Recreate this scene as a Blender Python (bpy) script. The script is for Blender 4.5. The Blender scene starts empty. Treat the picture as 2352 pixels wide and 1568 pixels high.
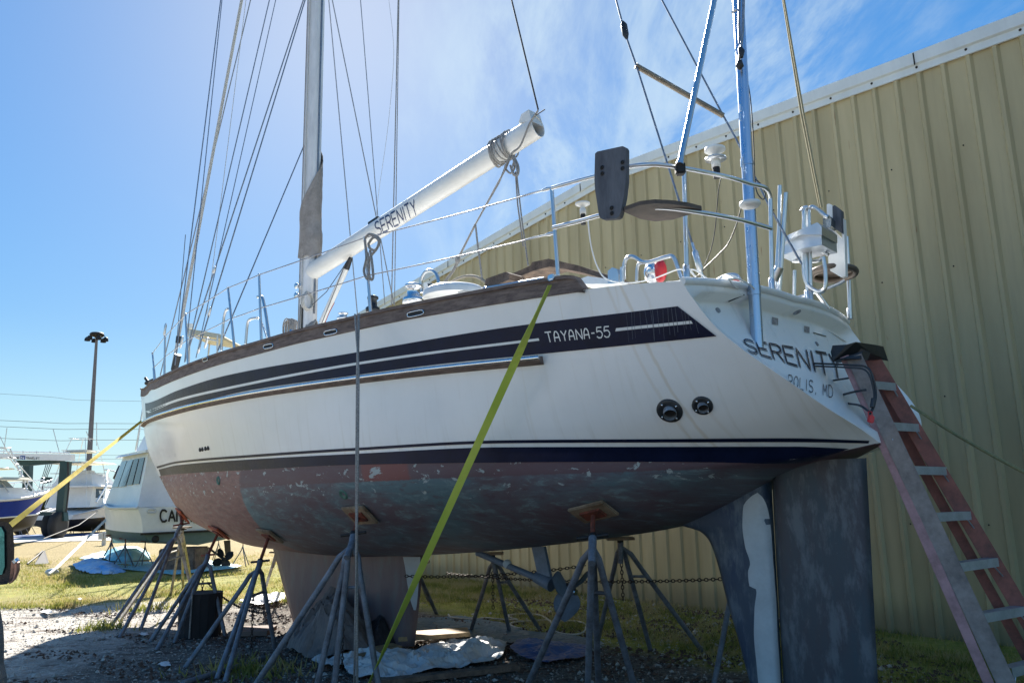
import bpy, bmesh, math, random
import numpy as np
from mathutils import Vector, Matrix, Euler
from mathutils.bvhtree import BVHTree
from mathutils import noise as mnoise
random.seed(7)
SC = bpy.context.scene
COL = SC.collection
R = math.radians

# ------------------------------------------------------------------ camera
CAMF, PITCH, ROLL, CAMH = 1797.55, 0.1945, -0.0227, 1.8092     # focal length in units of a 2352 px wide picture
_c, _s = math.cos(PITCH), math.sin(PITCH)
_cr, _sr = math.cos(ROLL), math.sin(ROLL)
FW = Vector((0, _c, _s)); UP0 = Vector((0, -_s, _c)); RT0 = Vector((1, 0, 0))
RTV = RT0*_cr + UP0*_sr; UPV = UP0*_cr - RT0*_sr; CAM = Vector((0, 0, CAMH))
cd = bpy.data.cameras.new('camera'); cam = bpy.data.objects.new('camera', cd); COL.objects.link(cam)
mw = Matrix((RTV, UPV, -FW)).transposed().to_4x4(); mw.translation = CAM
cam.matrix_world = mw
cd.sensor_width = 36; cd.lens = CAMF/2352*36; cd.clip_end = 6000; cd.clip_start = .05
SC.camera = cam

def ray(x, y): return FW + RTV*((x-1176)/CAMF) - UPV*((y-784)/CAMF)
def gnd(x, y, z=0.0):
    d = ray(x, y); return CAM + d*((z-CAMH)/d.z)
def at(x, y, dist):                       # a point at a forward distance
    return CAM + ray(x, y)*dist
def proj(X):
    v = Vector(X)-CAM; w = v.dot(FW); return 1176+CAMF*v.dot(RTV)/w, 784-CAMF*v.dot(UPV)/w
# ---- yacht frame: s forward, y to port, z up
TH = R(47); MO = Vector((-2.9624, 11.572, 0))
UF = Vector((-math.sin(TH), math.cos(TH), 0)); PP = Vector((-math.cos(TH), -math.sin(TH), 0))
def W(s, y, z): return MO + UF*s + PP*y + Vector((0, 0, z))
def py(x, y, yb):                         # on the plane y = yb of the yacht
    d = ray(x, y); p0 = MO+PP*yb
    return CAM + d*((p0-CAM).dot(PP)/d.dot(PP))
def pz(x, y, z): return gnd(x, y, z)

# ------------------------------------------------------------------ materials
def new_mat(name):
    m = bpy.data.materials.new(name); m.use_nodes = True
    nt = m.node_tree; b = nt.nodes['Principled BSDF']; return m, nt, b
def N(nt, t, **kw):
    n = nt.nodes.new(t)
    for k, v in kw.items():
        if k in ('operation','blend_type','data_type','noise_dimensions','feature','wave_type','bands_direction','interpolation_type','distance','clamp','wave_profile'):
            setattr(n, k, v)
        elif k == 'use_clamp': n.use_clamp = v
        else: n.inputs[k.replace('_', ' ')].default_value = v
    return n
def L(nt, a, b): nt.links.new(a, b)
def c4(c): return (c[0], c[1], c[2], 1)
def ramp(nt, src, stops):
    r = nt.nodes.new('ShaderNodeValToRGB'); cr = r.color_ramp
    while len(cr.elements) < len(stops): cr.elements.new(.5)
    for e, (p, c) in zip(cr.elements, stops):
        e.position = p; e.color = c4(c) if len(c) == 3 else c
    L(nt, src, r.inputs[0]); return r
def mixc(nt, fac, a, b, mode='MIX'):
    m = nt.nodes.new('ShaderNodeMix'); m.data_type = 'RGBA'; m.blend_type = mode
    for v, i in ((fac, 0), (a, 6), (b, 7)):
        if hasattr(v, 'is_linked') or hasattr(v, 'links'): L(nt, v, m.inputs[i])
        elif i == 0: m.inputs[0].default_value = v
        else: m.inputs[i].default_value = c4(v)
    return m.outputs[2]
def mth(nt, op, a, b=None, c=None, clamp=False):
    m = nt.nodes.new('ShaderNodeMath'); m.operation = op; m.use_clamp = clamp
    for i, v in enumerate((a, b, c)):
        if v is None: continue
        if hasattr(v, 'links'): L(nt, v, m.inputs[i])
        else: m.inputs[i].default_value = v
    return m.outputs[0]
def sstep(nt, v, lo, hi):
    m = nt.nodes.new('ShaderNodeMapRange'); m.interpolation_type = 'SMOOTHSTEP'
    L(nt, v, m.inputs[0]); m.inputs[1].default_value = lo; m.inputs[2].default_value = hi
    return m.outputs[0]
def noise(nt, vec, scale, detail=4, rough=.55, dist=0):
    n = nt.nodes.new('ShaderNodeTexNoise'); n.inputs['Scale'].default_value = scale
    n.inputs['Detail'].default_value = detail; n.inputs['Roughness'].default_value = rough
    n.inputs['Distortion'].default_value = dist
    if vec is not None: L(nt, vec, n.inputs['Vector'])
    return n.outputs['Fac']
def mapping(nt, vec, scale=(1, 1, 1), rot=(0, 0, 0), loc=(0, 0, 0)):
    m = nt.nodes.new('ShaderNodeMapping'); L(nt, vec, m.inputs[0])
    m.inputs['Scale'].default_value = scale; m.inputs['Rotation'].default_value = rot; m.inputs['Location'].default_value = loc
    return m.outputs[0]
def tc(nt, what='Object'): return nt.nodes.new('ShaderNodeTexCoord').outputs[what]
def bump(nt, b, h, strength=.3, dist=.01):
    n = nt.nodes.new('ShaderNodeBump'); n.inputs['Strength'].default_value = strength; n.inputs['Distance'].default_value = dist
    L(nt, h, n.inputs['Height']); L(nt, n.outputs[0], b.inputs['Normal'])
_mats = {}
def mat(name, col, rough=.6, metal=0, var=.25, scale=8, col2=None, bmp=0, stretch=(1, 1, 1), spec=.5, coat=0):
    """plain surface broken up by noise between two tints"""
    if name in _mats: return _mats[name]
    m, nt, b = new_mat(name)
    v = mapping(nt, tc(nt), stretch)
    n1 = noise(nt, v, scale, 6, .6); n2 = noise(nt, v, scale*6.3, 3, .6)
    f = mth(nt, 'ADD', mth(nt, 'MULTIPLY', n1, .7), mth(nt, 'MULTIPLY', n2, .3))
    lo = col2 if col2 else tuple(x*(1-var) for x in col)
    hi = tuple(min(1, x*(1+var*.6)) for x in col)
    r = ramp(nt, f, [(.34, lo), (.62, hi)])
    L(nt, r.outputs[0], b.inputs['Base Color'])
    b.inputs['Metallic'].default_value = metal; b.inputs['Specular IOR Level'].default_value = spec
    b.inputs['Coat Weight'].default_value = coat
    rr = mth(nt, 'MULTIPLY_ADD', n2, .25, rough-.12, True); L(nt, rr, b.inputs['Roughness'])
    if bmp: bump(nt, b, n2, bmp)
    _mats[name] = m; return m

steel = mat('stainless_steel', (.60, .62, .64), .33, 1, .06, 3)
dullsteel = mat('galvanised_steel', (.30, .33, .37), .55, .35, .4, 9, (.14, .13, .13), .15)
rusty = mat('rusty_red_steel', (.20, .045, .022), .8, .1, .5, 16, (.05, .022, .017), .3)
ironblack = mat('black_iron', (.03, .028, .027), .6, .4, .4, 12)
whitepaint = mat('white_gelcoat', (.74, .75, .74), .35, 0, .08, 3)
whiteplastic = mat('white_plastic', (.78, .78, .76), .4, 0, .06, 8)
blackplastic = mat('black_plastic', (.018, .018, .02), .45, 0, .3, 8)
ropeG = mat('grey_rope', (.30, .29, .28), .95, 0, .45, 60, None, .4)
ropeL = mat('light_rope', (.5, .49, .46), .95, 0, .3, 60, None, .4)
ropeD = mat('dark_line', (.06, .06, .065), .8, 0, .4, 40)
wirem = mat('wire_rope', (.26, .27, .30), .4, .8, .3, 30)
mastm = mat('weathered_aluminium', (.68, .68, .69), .5, .1, .14, 3, None, .05, (4, 4, .6))
boomm = mat('white_painted_spar', (.72, .72, .70), .42, 0, .1, 1.2, (.64, .63, .60), 0, (1, 1, 1))
teak = mat('weathered_teak', (.17, .125, .105), .75, 0, .45, 7, (.07, .048, .042), .3, (1, 1, 6))
greywood = mat('grey_weathered_board', (.11, .115, .13), .8, 0, .35, 6, (.06, .062, .075), .3, (1, 1, .25))
oldwood = mat('old_timber', (.16, .11, .08), .85, 0, .5, 9, (.05, .035, .028), .5)
plywood = mat('stained_plywood', (.25, .19, .13), .8, 0, .4, 6, (.14, .09, .05), .2)
navy = mat('navy_paint', (.006, .010, .034), .40, 0, .3, 4, None, 0, (1, 1, 1), .18)
redplastic = mat('red_plastic', (.6, .03, .04), .4, 0, .1, 5)
glassdark = mat('dark_glass', (.02, .025, .03), .08, 0, .2, 3)
chrome = mat('polished_steel', (.70, .72, .75), .22, 1, .05, 4)

# ------------------------------------------------------------------ mesh building
def frame_of(d):
    d = Vector(d).normalized(); a = Vector((0, 0, 1)) if abs(d.z) < .9 else Vector((1, 0, 0))
    x = d.cross(a).normalized(); y = d.cross(x).normalized(); return x, y
class MB:
    def __init__(s): s.v = []; s.f = []; s.mi = []; s.sm = []; s.uv = None
    def add(s, vs, fs, smooth=False, mi=0):
        o = len(s.v); s.v += [tuple(v) for v in vs]
        for f in fs: s.f.append(tuple(i+o for i in f)); s.mi.append(mi); s.sm.append(smooth)
        return s
    def box(s, c, d, rot=None, mi=0, bev=0):
        c = Vector(c); hx, hy, hz = d[0]/2, d[1]/2, d[2]/2
        if bev:
            bm = bmesh.new(); bmesh.ops.create_cube(bm, size=1)
            for v in bm.verts: v.co = Vector((v.co.x*d[0], v.co.y*d[1], v.co.z*d[2]))
            bmesh.ops.bevel(bm, geom=bm.edges[:], offset=bev, segments=2, affect='EDGES')
            vs = [v.co.copy() for v in bm.verts]; bm.verts.index_update()
            fs = [[v.index for v in f.verts] for f in bm.faces]; bm.free()
        else:
            vs = [Vector((x, y, z)) for x in (-hx, hx) for y in (-hy, hy) for z in (-hz, hz)]
            fs = [(0,1,3,2),(4,6,7,5),(0,4,5,1),(2,3,7,6),(0,2,6,4),(1,5,7,3)]
        if rot is not None: vs = [rot @ v for v in vs]
        return s.add([v+c for v in vs], fs, False, mi)
    def tube(s, pts, r, n=8, caps=True, mi=0, sm=True):
        pts = [Vector(p) for p in pts]; m = len(pts)
        rs = r if isinstance(r, (list, tuple)) else [r]*m
        prev = None; vs = []
        for i, p in enumerate(pts):
            d = (pts[min(i+1, m-1)]-pts[max(i-1, 0)])
            if d.length < 1e-9: d = Vector((0, 0, 1))
            d.normalize()
            if prev is None: x, y = frame_of(d)
            else:
                x = prev - d*prev.dot(d)
                if x.length < 1e-6: x, _ = frame_of(d)
                x.normalize()
            y = d.cross(x); prev = x
            for k in range(n):
                a = 2*math.pi*k/n; vs.append(p+(x*math.cos(a)+y*math.sin(a))*rs[i])
        fs = [(i*n+k, i*n+(k+1) % n, (i+1)*n+(k+1) % n, (i+1)*n+k) for i in range(m-1) for k in range(n)]
        s.add(vs, fs, sm, mi)
        if caps: s.add(vs[:n], [tuple(range(n))[::-1]], False, mi); s.add(vs[-n:], [tuple(range(n))], False, mi)
        return s
    def cone(s, a, b, r0, r1, n=16, mi=0): return s.tube([a, b], [r0, r1], n, True, mi)
    def lathe(s, c, prof, n=20, axis=(0, 0, 1), mi=0):
        c = Vector(c); ax = Vector(axis).normalized(); x, y = frame_of(ax); vs = []
        for r, h in prof:
            for k in range(n):
                a = 2*math.pi*k/n; vs.append(c+ax*h+(x*math.cos(a)+y*math.sin(a))*r)
        m = len(prof)
        return s.add(vs, [(i*n+k, i*n+(k+1) % n, (i+1)*n+(k+1) % n, (i+1)*n+k) for i in range(m-1) for k in range(n)], True, mi)
    def ball(s, c, r, n=10, sq=(1, 1, 1), mi=0):
        pr = [(math.sin(math.pi*i/n), -math.cos(math.pi*i/n)) for i in range(n+1)]
        vs = []; m = n*2; c = Vector(c)
        for a, h in pr:
            for k in range(m):
                t = 2*math.pi*k/m; vs.append(c+Vector((a*math.cos(t)*r*sq[0], a*math.sin(t)*r*sq[1], h*r*sq[2])))
        return s.add(vs, [(i*m+k, i*m+(k+1) % m, (i+1)*m+(k+1) % m, (i+1)*m+k) for i in range(n) for k in range(m)], True, mi)
    def prism(s, poly, off, mi=0):                    # flat polygon in space given a thickness vector
        poly = [Vector(p) for p in poly]; off = Vector(off); n = len(poly)
        vs = poly+[p+off for p in poly]
        fs = [tuple(range(n)), tuple(range(2*n-1, n-1, -1))]+[(i, i+n, (i+1) % n+n, (i+1) % n) for i in range(n)]
        return s.add(vs, fs, False, mi)
    def grid(s, P, smooth=True, mi=0, close=False):   # P: rows of points
        h, w = len(P), len(P[0]); vs = [p for r in P for p in r]
        fs = [(i*w+j, i*w+(j+1) % w, (i+1)*w+(j+1) % w, (i+1)*w+j) for i in range(h-1) for j in range(w if close else w-1)]
        return s.add(vs, fs, smooth, mi)
    def build(s, name, m, parent=None, uv=None, rmdup=False):
        me = bpy.data.meshes.new(name)
        inv = parent.matrix_basis.inverted() if parent is not None and parent.get('_root') else None
        off = Vector((0, 0, 0))
        if parent is not None:
            p = parent
            while p is not None: off += p.location; p = p.parent
        me.from_pydata([tuple(Vector(v)-off) for v in s.v], [], s.f)
        ms = m if isinstance(m, (list, tuple)) else [m]
        for x in ms: me.materials.append(x)
        for i, p in enumerate(me.polygons): p.material_index = s.mi[i]; p.use_smooth = s.sm[i]
        if uv is not None:
            ul = me.uv_layers.new(name='UVMap')
            for l in me.loops:
                ul.data[l.index].uv = uv[l.vertex_index]
        me.validate(); me.update()
        o = bpy.data.objects.new(name, me); COL.objects.link(o)
        if parent is not None: o.parent = parent
        return o
def thing(name, label, cat, loc=(0, 0, 0), group=None):
    o = bpy.data.objects.new(name, None); COL.objects.link(o); o.location = loc; o.empty_display_size = .2
    o['label'] = label; o['category'] = cat
    if group: o['group'] = group
    return o
def tag(o, label, cat, group=None, kind=None):
    o['label'] = label; o['category'] = cat
    if group: o['group'] = group
    if kind: o['kind'] = kind
    return o
def struct(o): o['kind'] = 'structure'; return o
def sag(a, b, d, n=10):
    a, b = Vector(a), Vector(b); return [a.lerp(b, i/n)-Vector((0, 0, d*4*(i/n)*(1-i/n))) for i in range(n+1)]
def smooth_pts(pts, n=6):                             # catmull-rom through points
    pts = [Vector(p) for p in pts]; out = []
    for i in range(len(pts)-1):
        p0, p1, p2, p3 = pts[max(i-1, 0)], pts[i], pts[i+1], pts[min(i+2, len(pts)-1)]
        for k in range(n):
            t = k/n; out.append(.5*((2*p1)+(p2-p0)*t+(2*p0-5*p1+4*p2-p3)*t*t+(3*p1-3*p2+p3-p0)*t**3))
    out.append(pts[-1]); return out
def interp(x, tab):                                   # monotone cubic-ish table lookup (tab sorted by x)
    xs = [t[0] for t in tab]; ys = [t[1] for t in tab]
    if x <= xs[0]: return ys[0]
    if x >= xs[-1]: return ys[-1]
    i = max(j for j in range(len(xs)-1) if xs[j] <= x)
    h = xs[i+1]-xs[i]; d = (ys[i+1]-ys[i])/h
    def sl(j):
        if j == 0: return (ys[1]-ys[0])/(xs[1]-xs[0])
        if j == len(xs)-1: return (ys[-1]-ys[-2])/(xs[-1]-xs[-2])
        a = (ys[j]-ys[j-1])/(xs[j]-xs[j-1]); b = (ys[j+1]-ys[j])/(xs[j+1]-xs[j])
        return 0 if a*b <= 0 else 2*a*b/(a+b)
    m0, m1 = sl(i), sl(i+1); t = (x-xs[i])/h
    return ys[i]*(2*t**3-3*t*t+1)+h*m0*(t**3-2*t*t+t)+ys[i+1]*(-2*t**3+3*t*t)+h*m1*(t**3-t*t)
# ================================================================== the yacht
yacht = thing('sailing_yacht', 'large white sailing yacht with navy stripes standing on stands beside the metal shed', 'sailboat', tuple(MO))
STEM = [(1.0,6.3),(1.3,4.3),(1.56,4.04),(1.86,4.58),(2.28,5.14),(2.52,5.43),(2.83,5.78),(3.25,6.05),(3.97,6.3),(4.3,6.4)]
STEM[0] = (1.15, 1.6); STEM[1] = (1.36, 3.2)
YS = [(0,.03),(.03,.15),(.08,.385),(.15,.74),(.25,1.24),(.35,1.64),(.45,1.9),(.55,2.03),(.65,2.05),(.75,1.97),(.85,1.87),(.93,1.75),(1,1.6)]
YW = [(0,.02),(.05,.2),(.12,.52),(.2,.9),(.3,1.3),(.4,1.58),(.5,1.76),(.6,1.84),(.7,1.78),(.8,1.54),(.88,1.14),(.94,.7),(1,.06)]
ZB = sorted([(5.2,2.3),(4.58,1.86),(4.04,1.58),(3.18,1.38),(2.22,1.24),(1.52,1.17),(1,1.12),(-1.13,1.07),(-2.39,1.12),(-3.46,1.19),(-4.98,1.34),(-5.82,1.45),(-6.19,1.52),(-6.7,1.72),(-7.2,1.96),(-7.95,2.13)])
C_PE = [(650,1568),(745,1640),(797,1700),(868,1800),(940,1900),(1008,1998),(1060,2060)]     # aft edge of the port side
TW = [(0,.06),(.08,.34),(.2,.78),(.4,1.18),(.6,1.4),(.8,1.53),(1,1.6)]
TWS = [(0,.06),(.05,.8),(.15,1.3),(.35,1.62),(.6,1.74),(.8,1.7),(1,1.6)]      # starboard edge, fuller low down
def _edge(z):
    Y = interp((z-2.1)/1.27, TW); lo, hi = -9, -6
    for _ in range(30):
        m = (lo+hi)/2; X = proj(W(m, Y, z))
        if X[0] > interp(X[1], C_PE): lo = m
        else: hi = m
    return m
SE = [(2.0+.05*i, _edge(2.0+.05*i)) for i in range(32)]
SE = [(a, (SE[max(0, i-1)][1]+2*b+SE[min(31, i+1)][1])/4) for i, (a, b) in enumerate(SE)]
def sT(y, z): return interp(z, SE)
def yat(q, w):
    gt = (interp(w, TW)-.06)/1.54; g = w**1.15*(1-q**3)+gt*q**3 if w > 0 else 0
    return interp(q, YW)+(interp(q, YS)-interp(q, YW))*g
def pt(q, w, z):
    y = yat(q, w); s0 = interp(z, STEM); return s0+q*(sT(y, z)-s0), y
def curve_y(cv, x):
    if x <= cv[0][0]: return cv[0][1]+(x-cv[0][0])*(cv[1][1]-cv[0][1])/(cv[1][0]-cv[0][0])
    return interp(x, cv)
C_SHEER = [(330,910),(354,893.6),(381.7,880),(436,858),(518,830.7),(600,808.8),(685,785.6),(796,761),(888,740),(1101,702),(1164,691),(1267,676),(1333,666.5),(1398,656.7),(1492,647.5),(1600,645)]
C_BOOT = [(366,1093),(382,1090),(573,1078),(796,1067),(1164,1061),(1531,1059),(1812,1062.7),(1900,1046),(2000,1016)]
def solve(q, w, cv, z0, z1):
    def f(z):
        s, y = pt(q, w, z); X = proj(W(s, y, z)); return X[1]-curve_y(cv, X[0])
    lo, hi = z0, z1
    for _ in range(30):
        m = (lo+hi)/2
        if f(m) > 0: lo = m
        else: hi = m
    return (lo+hi)/2
QS = [0,.006,.015,.03,.05,.075,.1]+[.1+.9*i/60 for i in range(1, 61)]
ZS = [(q, solve(q, 1, C_SHEER, 2.9, 4.4)) for q in QS]
ZW = [(q, solve(q, 0, C_BOOT, 1.7, 2.6)) for q in QS]
def smooth_tab(t, n):
    v = [a[1] for a in t]
    for _ in range(n): v = [v[0]]+[(v[i-1]+2*v[i]+v[i+1])/4 for i in range(1, len(v)-1)]+[v[-1]]
    return [(a[0], b) for a, b in zip(t, v)]
ZS0 = [(0,3.98),(.04,3.91),(.08,3.85),(.15,3.75),(.2,3.69),(.25,3.64),(.31,3.605)]
ZS = [(a, interp(a, ZS0) if a < .28 else b_) for a, b_ in ZS]
ZS = smooth_tab(ZS, 3); ZW = smooth_tab(ZW, 3)
def zs(q): return interp(q, ZS)
def zw(q): return interp(q, ZW)
def side(q, w, sgn=1, out=0):                          # topsides point, w 0 waterline .. 1 sheer
    z = zw(q)+(zs(q)-zw(q))*w; s, y = pt(q, w, z)
    if sgn < 0: z += .17*w*q**4
    if sgn < 0: y += (interp(w, TWS)-interp(w, TW))*q**6
    return W(s, sgn*(y+out), z), s, y, z
NB = 14
def under(q, d, sgn=1):                                # d 0..1 from waterline edge to the centreline
    z0 = zw(q); s, y = pt(q, 0, z0); zb = min(interp(s, ZB), z0-.002)
    p = .5+.38*max(0, 1-q/.3)**1.2
    dd = math.sin(d*math.pi/2)
    yy = y*(1-dd**1.75)**p if d < 1 else 0
    z = z0-(z0-zb)*dd
    return W(s, sgn*yy, z), s, yy, z
mb = MB(); uv = []
for sg in (1, -1):
    P = []; U = []
    NW = 16
    for q in QS:
        row = [side(q, 1-i/NW, sg) for i in range(NW+1)]+[under(q, (i+1)/NB, sg) for i in range(NB)]
        P.append([r[0] for r in row]); U += [(r[1], r[3]) for r in row]
    h, w_ = len(P), len(P[0]); vs = [p for r in P for p in r]; fs = []; mis = []
    o = len(mb.v); mb.v += [tuple(v) for v in vs]; uv += U
    for i in range(h-1):
        for j in range(w_-1):
            f = (i*w_+j, i*w_+j+1, (i+1)*w_+j+1, (i+1)*w_+j)
            if sg < 0: f = f[::-1]
            mb.f.append(tuple(k+o for k in f)); mb.mi.append(0 if j < NW else 1); mb.sm.append(True)
# --- hull paint: white gelcoat with run-off streaks; worn antifouling
m_hull, nt, b = new_mat('hull_topsides')
uvn = tc(nt, 'UV'); sx = nt.nodes.new('ShaderNodeSeparateXYZ'); L(nt, uvn, sx.inputs[0]); S_, Z_ = sx.outputs[0], sx.outputs[1]
v1 = mapping(nt, uvn, (7, .5, 1)); streak = sstep(nt, noise(nt, v1, 1.6, 5, .65), .5, .78)
v2 = mapping(nt, uvn, (16, .35, 1)); st2 = sstep(nt, noise(nt, v2, 1.0, 3, .6), .58, .75)
blot = noise(nt, uvn, 1.3, 5, .6)
base = ramp(nt, blot, [(.3, (.77, .775, .77)), (.65, (.83, .835, .83))]).outputs[0]
low = sstep(nt, Z_, 3.1, 2.2)
c1 = mixc(nt, mth(nt, 'MULTIPLY', streak, mth(nt, 'MULTIPLY_ADD', low, .35, .05)), base, (.50, .46, .37))
rust = mth(nt, 'MULTIPLY', st2, mth(nt, 'MULTIPLY', sstep(nt, S_, -5.2, -6.2), .22)); c1 = mixc(nt, rust, c1, (.52, .40, .20))
wv_ = noise(nt, mapping(nt, uvn, (2, .8, 1)), 3, 4, .6)
for off, a_ in ((0, .30), (.11, .16), (-.16, .10)):
    cen = mth(nt, 'ADD', mth(nt, 'MULTIPLY_ADD', Z_, .25, -.825-6.80+off), mth(nt, 'MULTIPLY', wv_, .07)); dd_ = mth(nt, 'ABSOLUTE', mth(nt, 'SUBTRACT', S_, cen))
    c1 = mixc(nt, mth(nt, 'MULTIPLY', sstep(nt, dd_, .022, .004), a_), c1, (.50, .36, .16))
L(nt, c1, b.inputs['Base Color']); b.inputs['Roughness'].default_value = .3; b.inputs['Coat Weight'].default_value = .25; b.inputs['Coat Roughness'].default_value = .12
m_bot, nt, b = new_mat('worn_antifouling')
uvn = tc(nt, 'UV'); sx = nt.nodes.new('ShaderNodeSeparateXYZ'); L(nt, uvn, sx.inputs[0]); S_, Z_ = sx.outputs[0], sx.outputs[1]
ob = tc(nt)
big = noise(nt, mapping(nt, uvn, (.55, 1.5, 1), (0, 0, .25)), 1.5, 6, .62, .6)
diag = noise(nt, mapping(nt, uvn, (1.2, 4.5, 1), (0, 0, -.55)), 3.6, 7, .72, .4)
fine = noise(nt, ob, 26, 5, .7)
cA = ramp(nt, big, [(.40, (.122, .092, .108)), (.50, (.118, .122, .145)), (.60, (.10, .165, .192))]).outputs[0]
cA = mixc(nt, mth(nt, 'MULTIPLY', sstep(nt, diag, .50, .66), .8), cA, (.18, .26, .275))
cA = mixc(nt, mth(nt, 'MULTIPLY', sstep(nt, diag, .46, .36), .6), cA, (.105, .06, .072))
cR = ramp(nt, diag, [(.36, (.155, .085, .083)), (.52, (.235, .12, .112)), (.66, (.23, .18, .17))]).outputs[0]
edge = mth(nt, 'ADD', mth(nt, 'MULTIPLY_ADD', Z_, .45, .15), mth(nt, 'ADD', S_, mth(nt, 'MULTIPLY_ADD', fine, .16, -.08)))
redm = sstep(nt, edge, -.03, .03)
up = sstep(nt, mth(nt, 'ADD', Z_, mth(nt, 'MULTIPLY', fine, .03)), 1.985, 2.0)
cA = mixc(nt, mth(nt, 'MULTIPLY', up, .85), cA, (.12, .066, .078))
cc = mixc(nt, redm, cA, cR)
rp = mth(nt, 'MULTIPLY', mth(nt, 'MULTIPLY', sstep(nt, S_, -4.35, -4.30), sstep(nt, S_, -3.65, -3.70)), up); cc = mixc(nt, rp, cc, (.20, .072, .07))
fl = noise(nt, mapping(nt, uvn, (2.2, 4, 1), (0, 0, .3)), 2.6, 7, .66, .5)
zone = sstep(nt, Z_, 1.72, 1.97)
thr = mth(nt, 'ADD', fl, mth(nt, 'MULTIPLY', zone, .085))
flk = sstep(nt, thr, .683, .70)
cc = mixc(nt, flk, cc, (.36, .41, .41))
spk = sstep(nt, noise(nt, mapping(nt, uvn, (3, 9, 1), (0, 0, -.5)), 7, 5, .7), .66, .70); cc = mixc(nt, mth(nt, 'MULTIPLY', spk, .7), cc, (.28, .33, .33))
lowb = sstep(nt, Z_, 1.5, 1.2); cc = mixc(nt, mth(nt, 'MULTIPLY', lowb, mth(nt, 'MULTIPLY_ADD', redm, -.15, .3)), cc, (.13, .095, .10))
L(nt, cc, b.inputs['Base Color']); b.inputs['Roughness'].default_value = .62
bump(nt, b, mth(nt, 'ADD', mth(nt, 'MULTIPLY', fine, .5), mth(nt, 'MULTIPLY', flk, -.4)), .35, .006)
m_bot2 = m_bot
hull = mb.build('hull', [m_hull, m_bot], yacht, uv)
hbm = BVHTree.FromPolygons([Vector(v) for v in mb.v], mb.f)
def hit(x, y, off=.003, tree=None, back=None):
    d = ray(x, y).normalized(); loc, nor, i, dist = (tree or hbm).ray_cast(CAM, d)
    if loc is None: return back
    if nor.dot(d) > 0: nor = -nor
    return loc+nor*off
def ribbon(A, B, n, m=2, off=.006, tree=None, mb=None):      # strip lying on a surface between two edges
    mb = mb or MB(); rows = []
    for i in range(n+1):
        t = i/n; a, b_ = A(t), B(t)
        r = [hit(a[0]+(b_[0]-a[0])*j/m, a[1]+(b_[1]-a[1])*j/m, off, tree) for j in range(m+1)]
        if None in r:
            if len(rows) > 1: mb.grid(rows)
            rows = []; continue
        rows.append(r)
    if len(rows) > 1: mb.grid(rows)
    return mb
def cvf(cv, x0, x1): return lambda t: (x0+(x1-x0)*t, curve_y(cv, x0+(x1-x0)*t))
# --- deck with camber
mb = MB(); rows = []
for q in QS:
    z = zs(q); s, y = pt(q, 1, z)
    rows.append([W(s, y*t*.985, z-.05+.10*(1-t*t)) for t in [i/8-1 for i in range(17)]])
mb.grid(rows); mb.build('deck', whitepaint, yacht)
# --- transom with a moulded rim round a recessed panel
NT = 28; rows = []; NWT = 30
for i in range(NWT+1):
    w = i/NWT; z = zw(1)+(zs(1)-zw(1))*w; Y = yat(1, w); r = []
    for j in range(NT+1):
        t = j/NT*2-1; t = math.copysign(abs(t)**.8, t)
        Y_ = Y if t > 0 else interp(w, TWS); zz = z+.12*w*(1-t*t)+(.17*w*-t if t < 0 else 0); y = Y_*t
        e = min((1-abs(t))*Y_, (zs(1)-z)*1.0+.0, (z-zw(1))*.9)
        ins = .13*min(1, max(0, (e-.07)/.05)); ins = ins*ins*(3-2*ins/.13)/.13 if ins < .13 else .13
        r.append(W(sT(y, z)-.12*w*(1-t*t)+ins*min(1, w*4), y, zz))
    rows.append(r)
m_tr, nt, b = new_mat('transom_gelcoat'); ob = tc(nt)
gr = sstep(nt, noise(nt, mapping(nt, ob, (1.5, 1.5, .6)), 3, 6, .7), .55, .75)
cc = mixc(nt, mth(nt, 'MULTIPLY', gr, .35), (.80, .81, .80), (.42, .43, .40)); L(nt, cc, b.inputs['Base Color']); b.inputs['Roughness'].default_value = .35
mbt = MB().grid([list(reversed(r)) for r in rows]); tr = mbt.build('transom', m_tr, yacht)
tbm = BVHTree.FromPolygons([Vector(v) for v in mbt.v], mbt.f)
for x, y, w_, h_ in ((1779,738,7,8),(1852,757,6,7)):
    P = [hit(x+a*w_, y+b2*h_+a*1.5, .006, tbm) for a, b2 in ((-1,-1),(1,-1),(1,1),(-1,1))]
    if None not in P: MB().add(P, [(0,1,2,3)]).build('fitting_scar', mat('glue_scar', (.30, .27, .26), .8, 0, .5, 30), tr)
for x, y, r in ((1648,713,.022),(1875,790,.022),(1830,716,.035)):
    c = hit(x, y, .0, tbm)
    if c is not None: MB().lathe(c, [(0, .004), (r*.5, .004), (r*.55, .014), (r, .012), (r*1.05, 0)], 14, (hit(x, y, 1, tbm)-c).normalized()).build('transom_fitting', dullsteel, tr)
for P0, P1 in (((1672,690),(1708,676)),((1866,763),(1896,772)),((1898,778),(1902,790))):
    P = [hit(*p, .006, tbm) for p in (P0, P1, (P1[0]+1, P1[1]+2.5), (P0[0]+1, P0[1]+2.5))]
    if None not in P: MB().add(P, [(0,1,2,3)]).build('drain_slit', ironblack, tr)
# rim cap
mb = MB(); rim = [W(sT(0, zs(1))-.13*(1-t*t), yat(1, 1)*t, zs(1)+.12*(1-t*t)+(.17*-t if t < 0 else 0)) for t in [i/12-1 for i in range(25)]]
mb.tube(rim, .03, 8); mb.build('transom_coaming', whitepaint, yacht)

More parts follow.
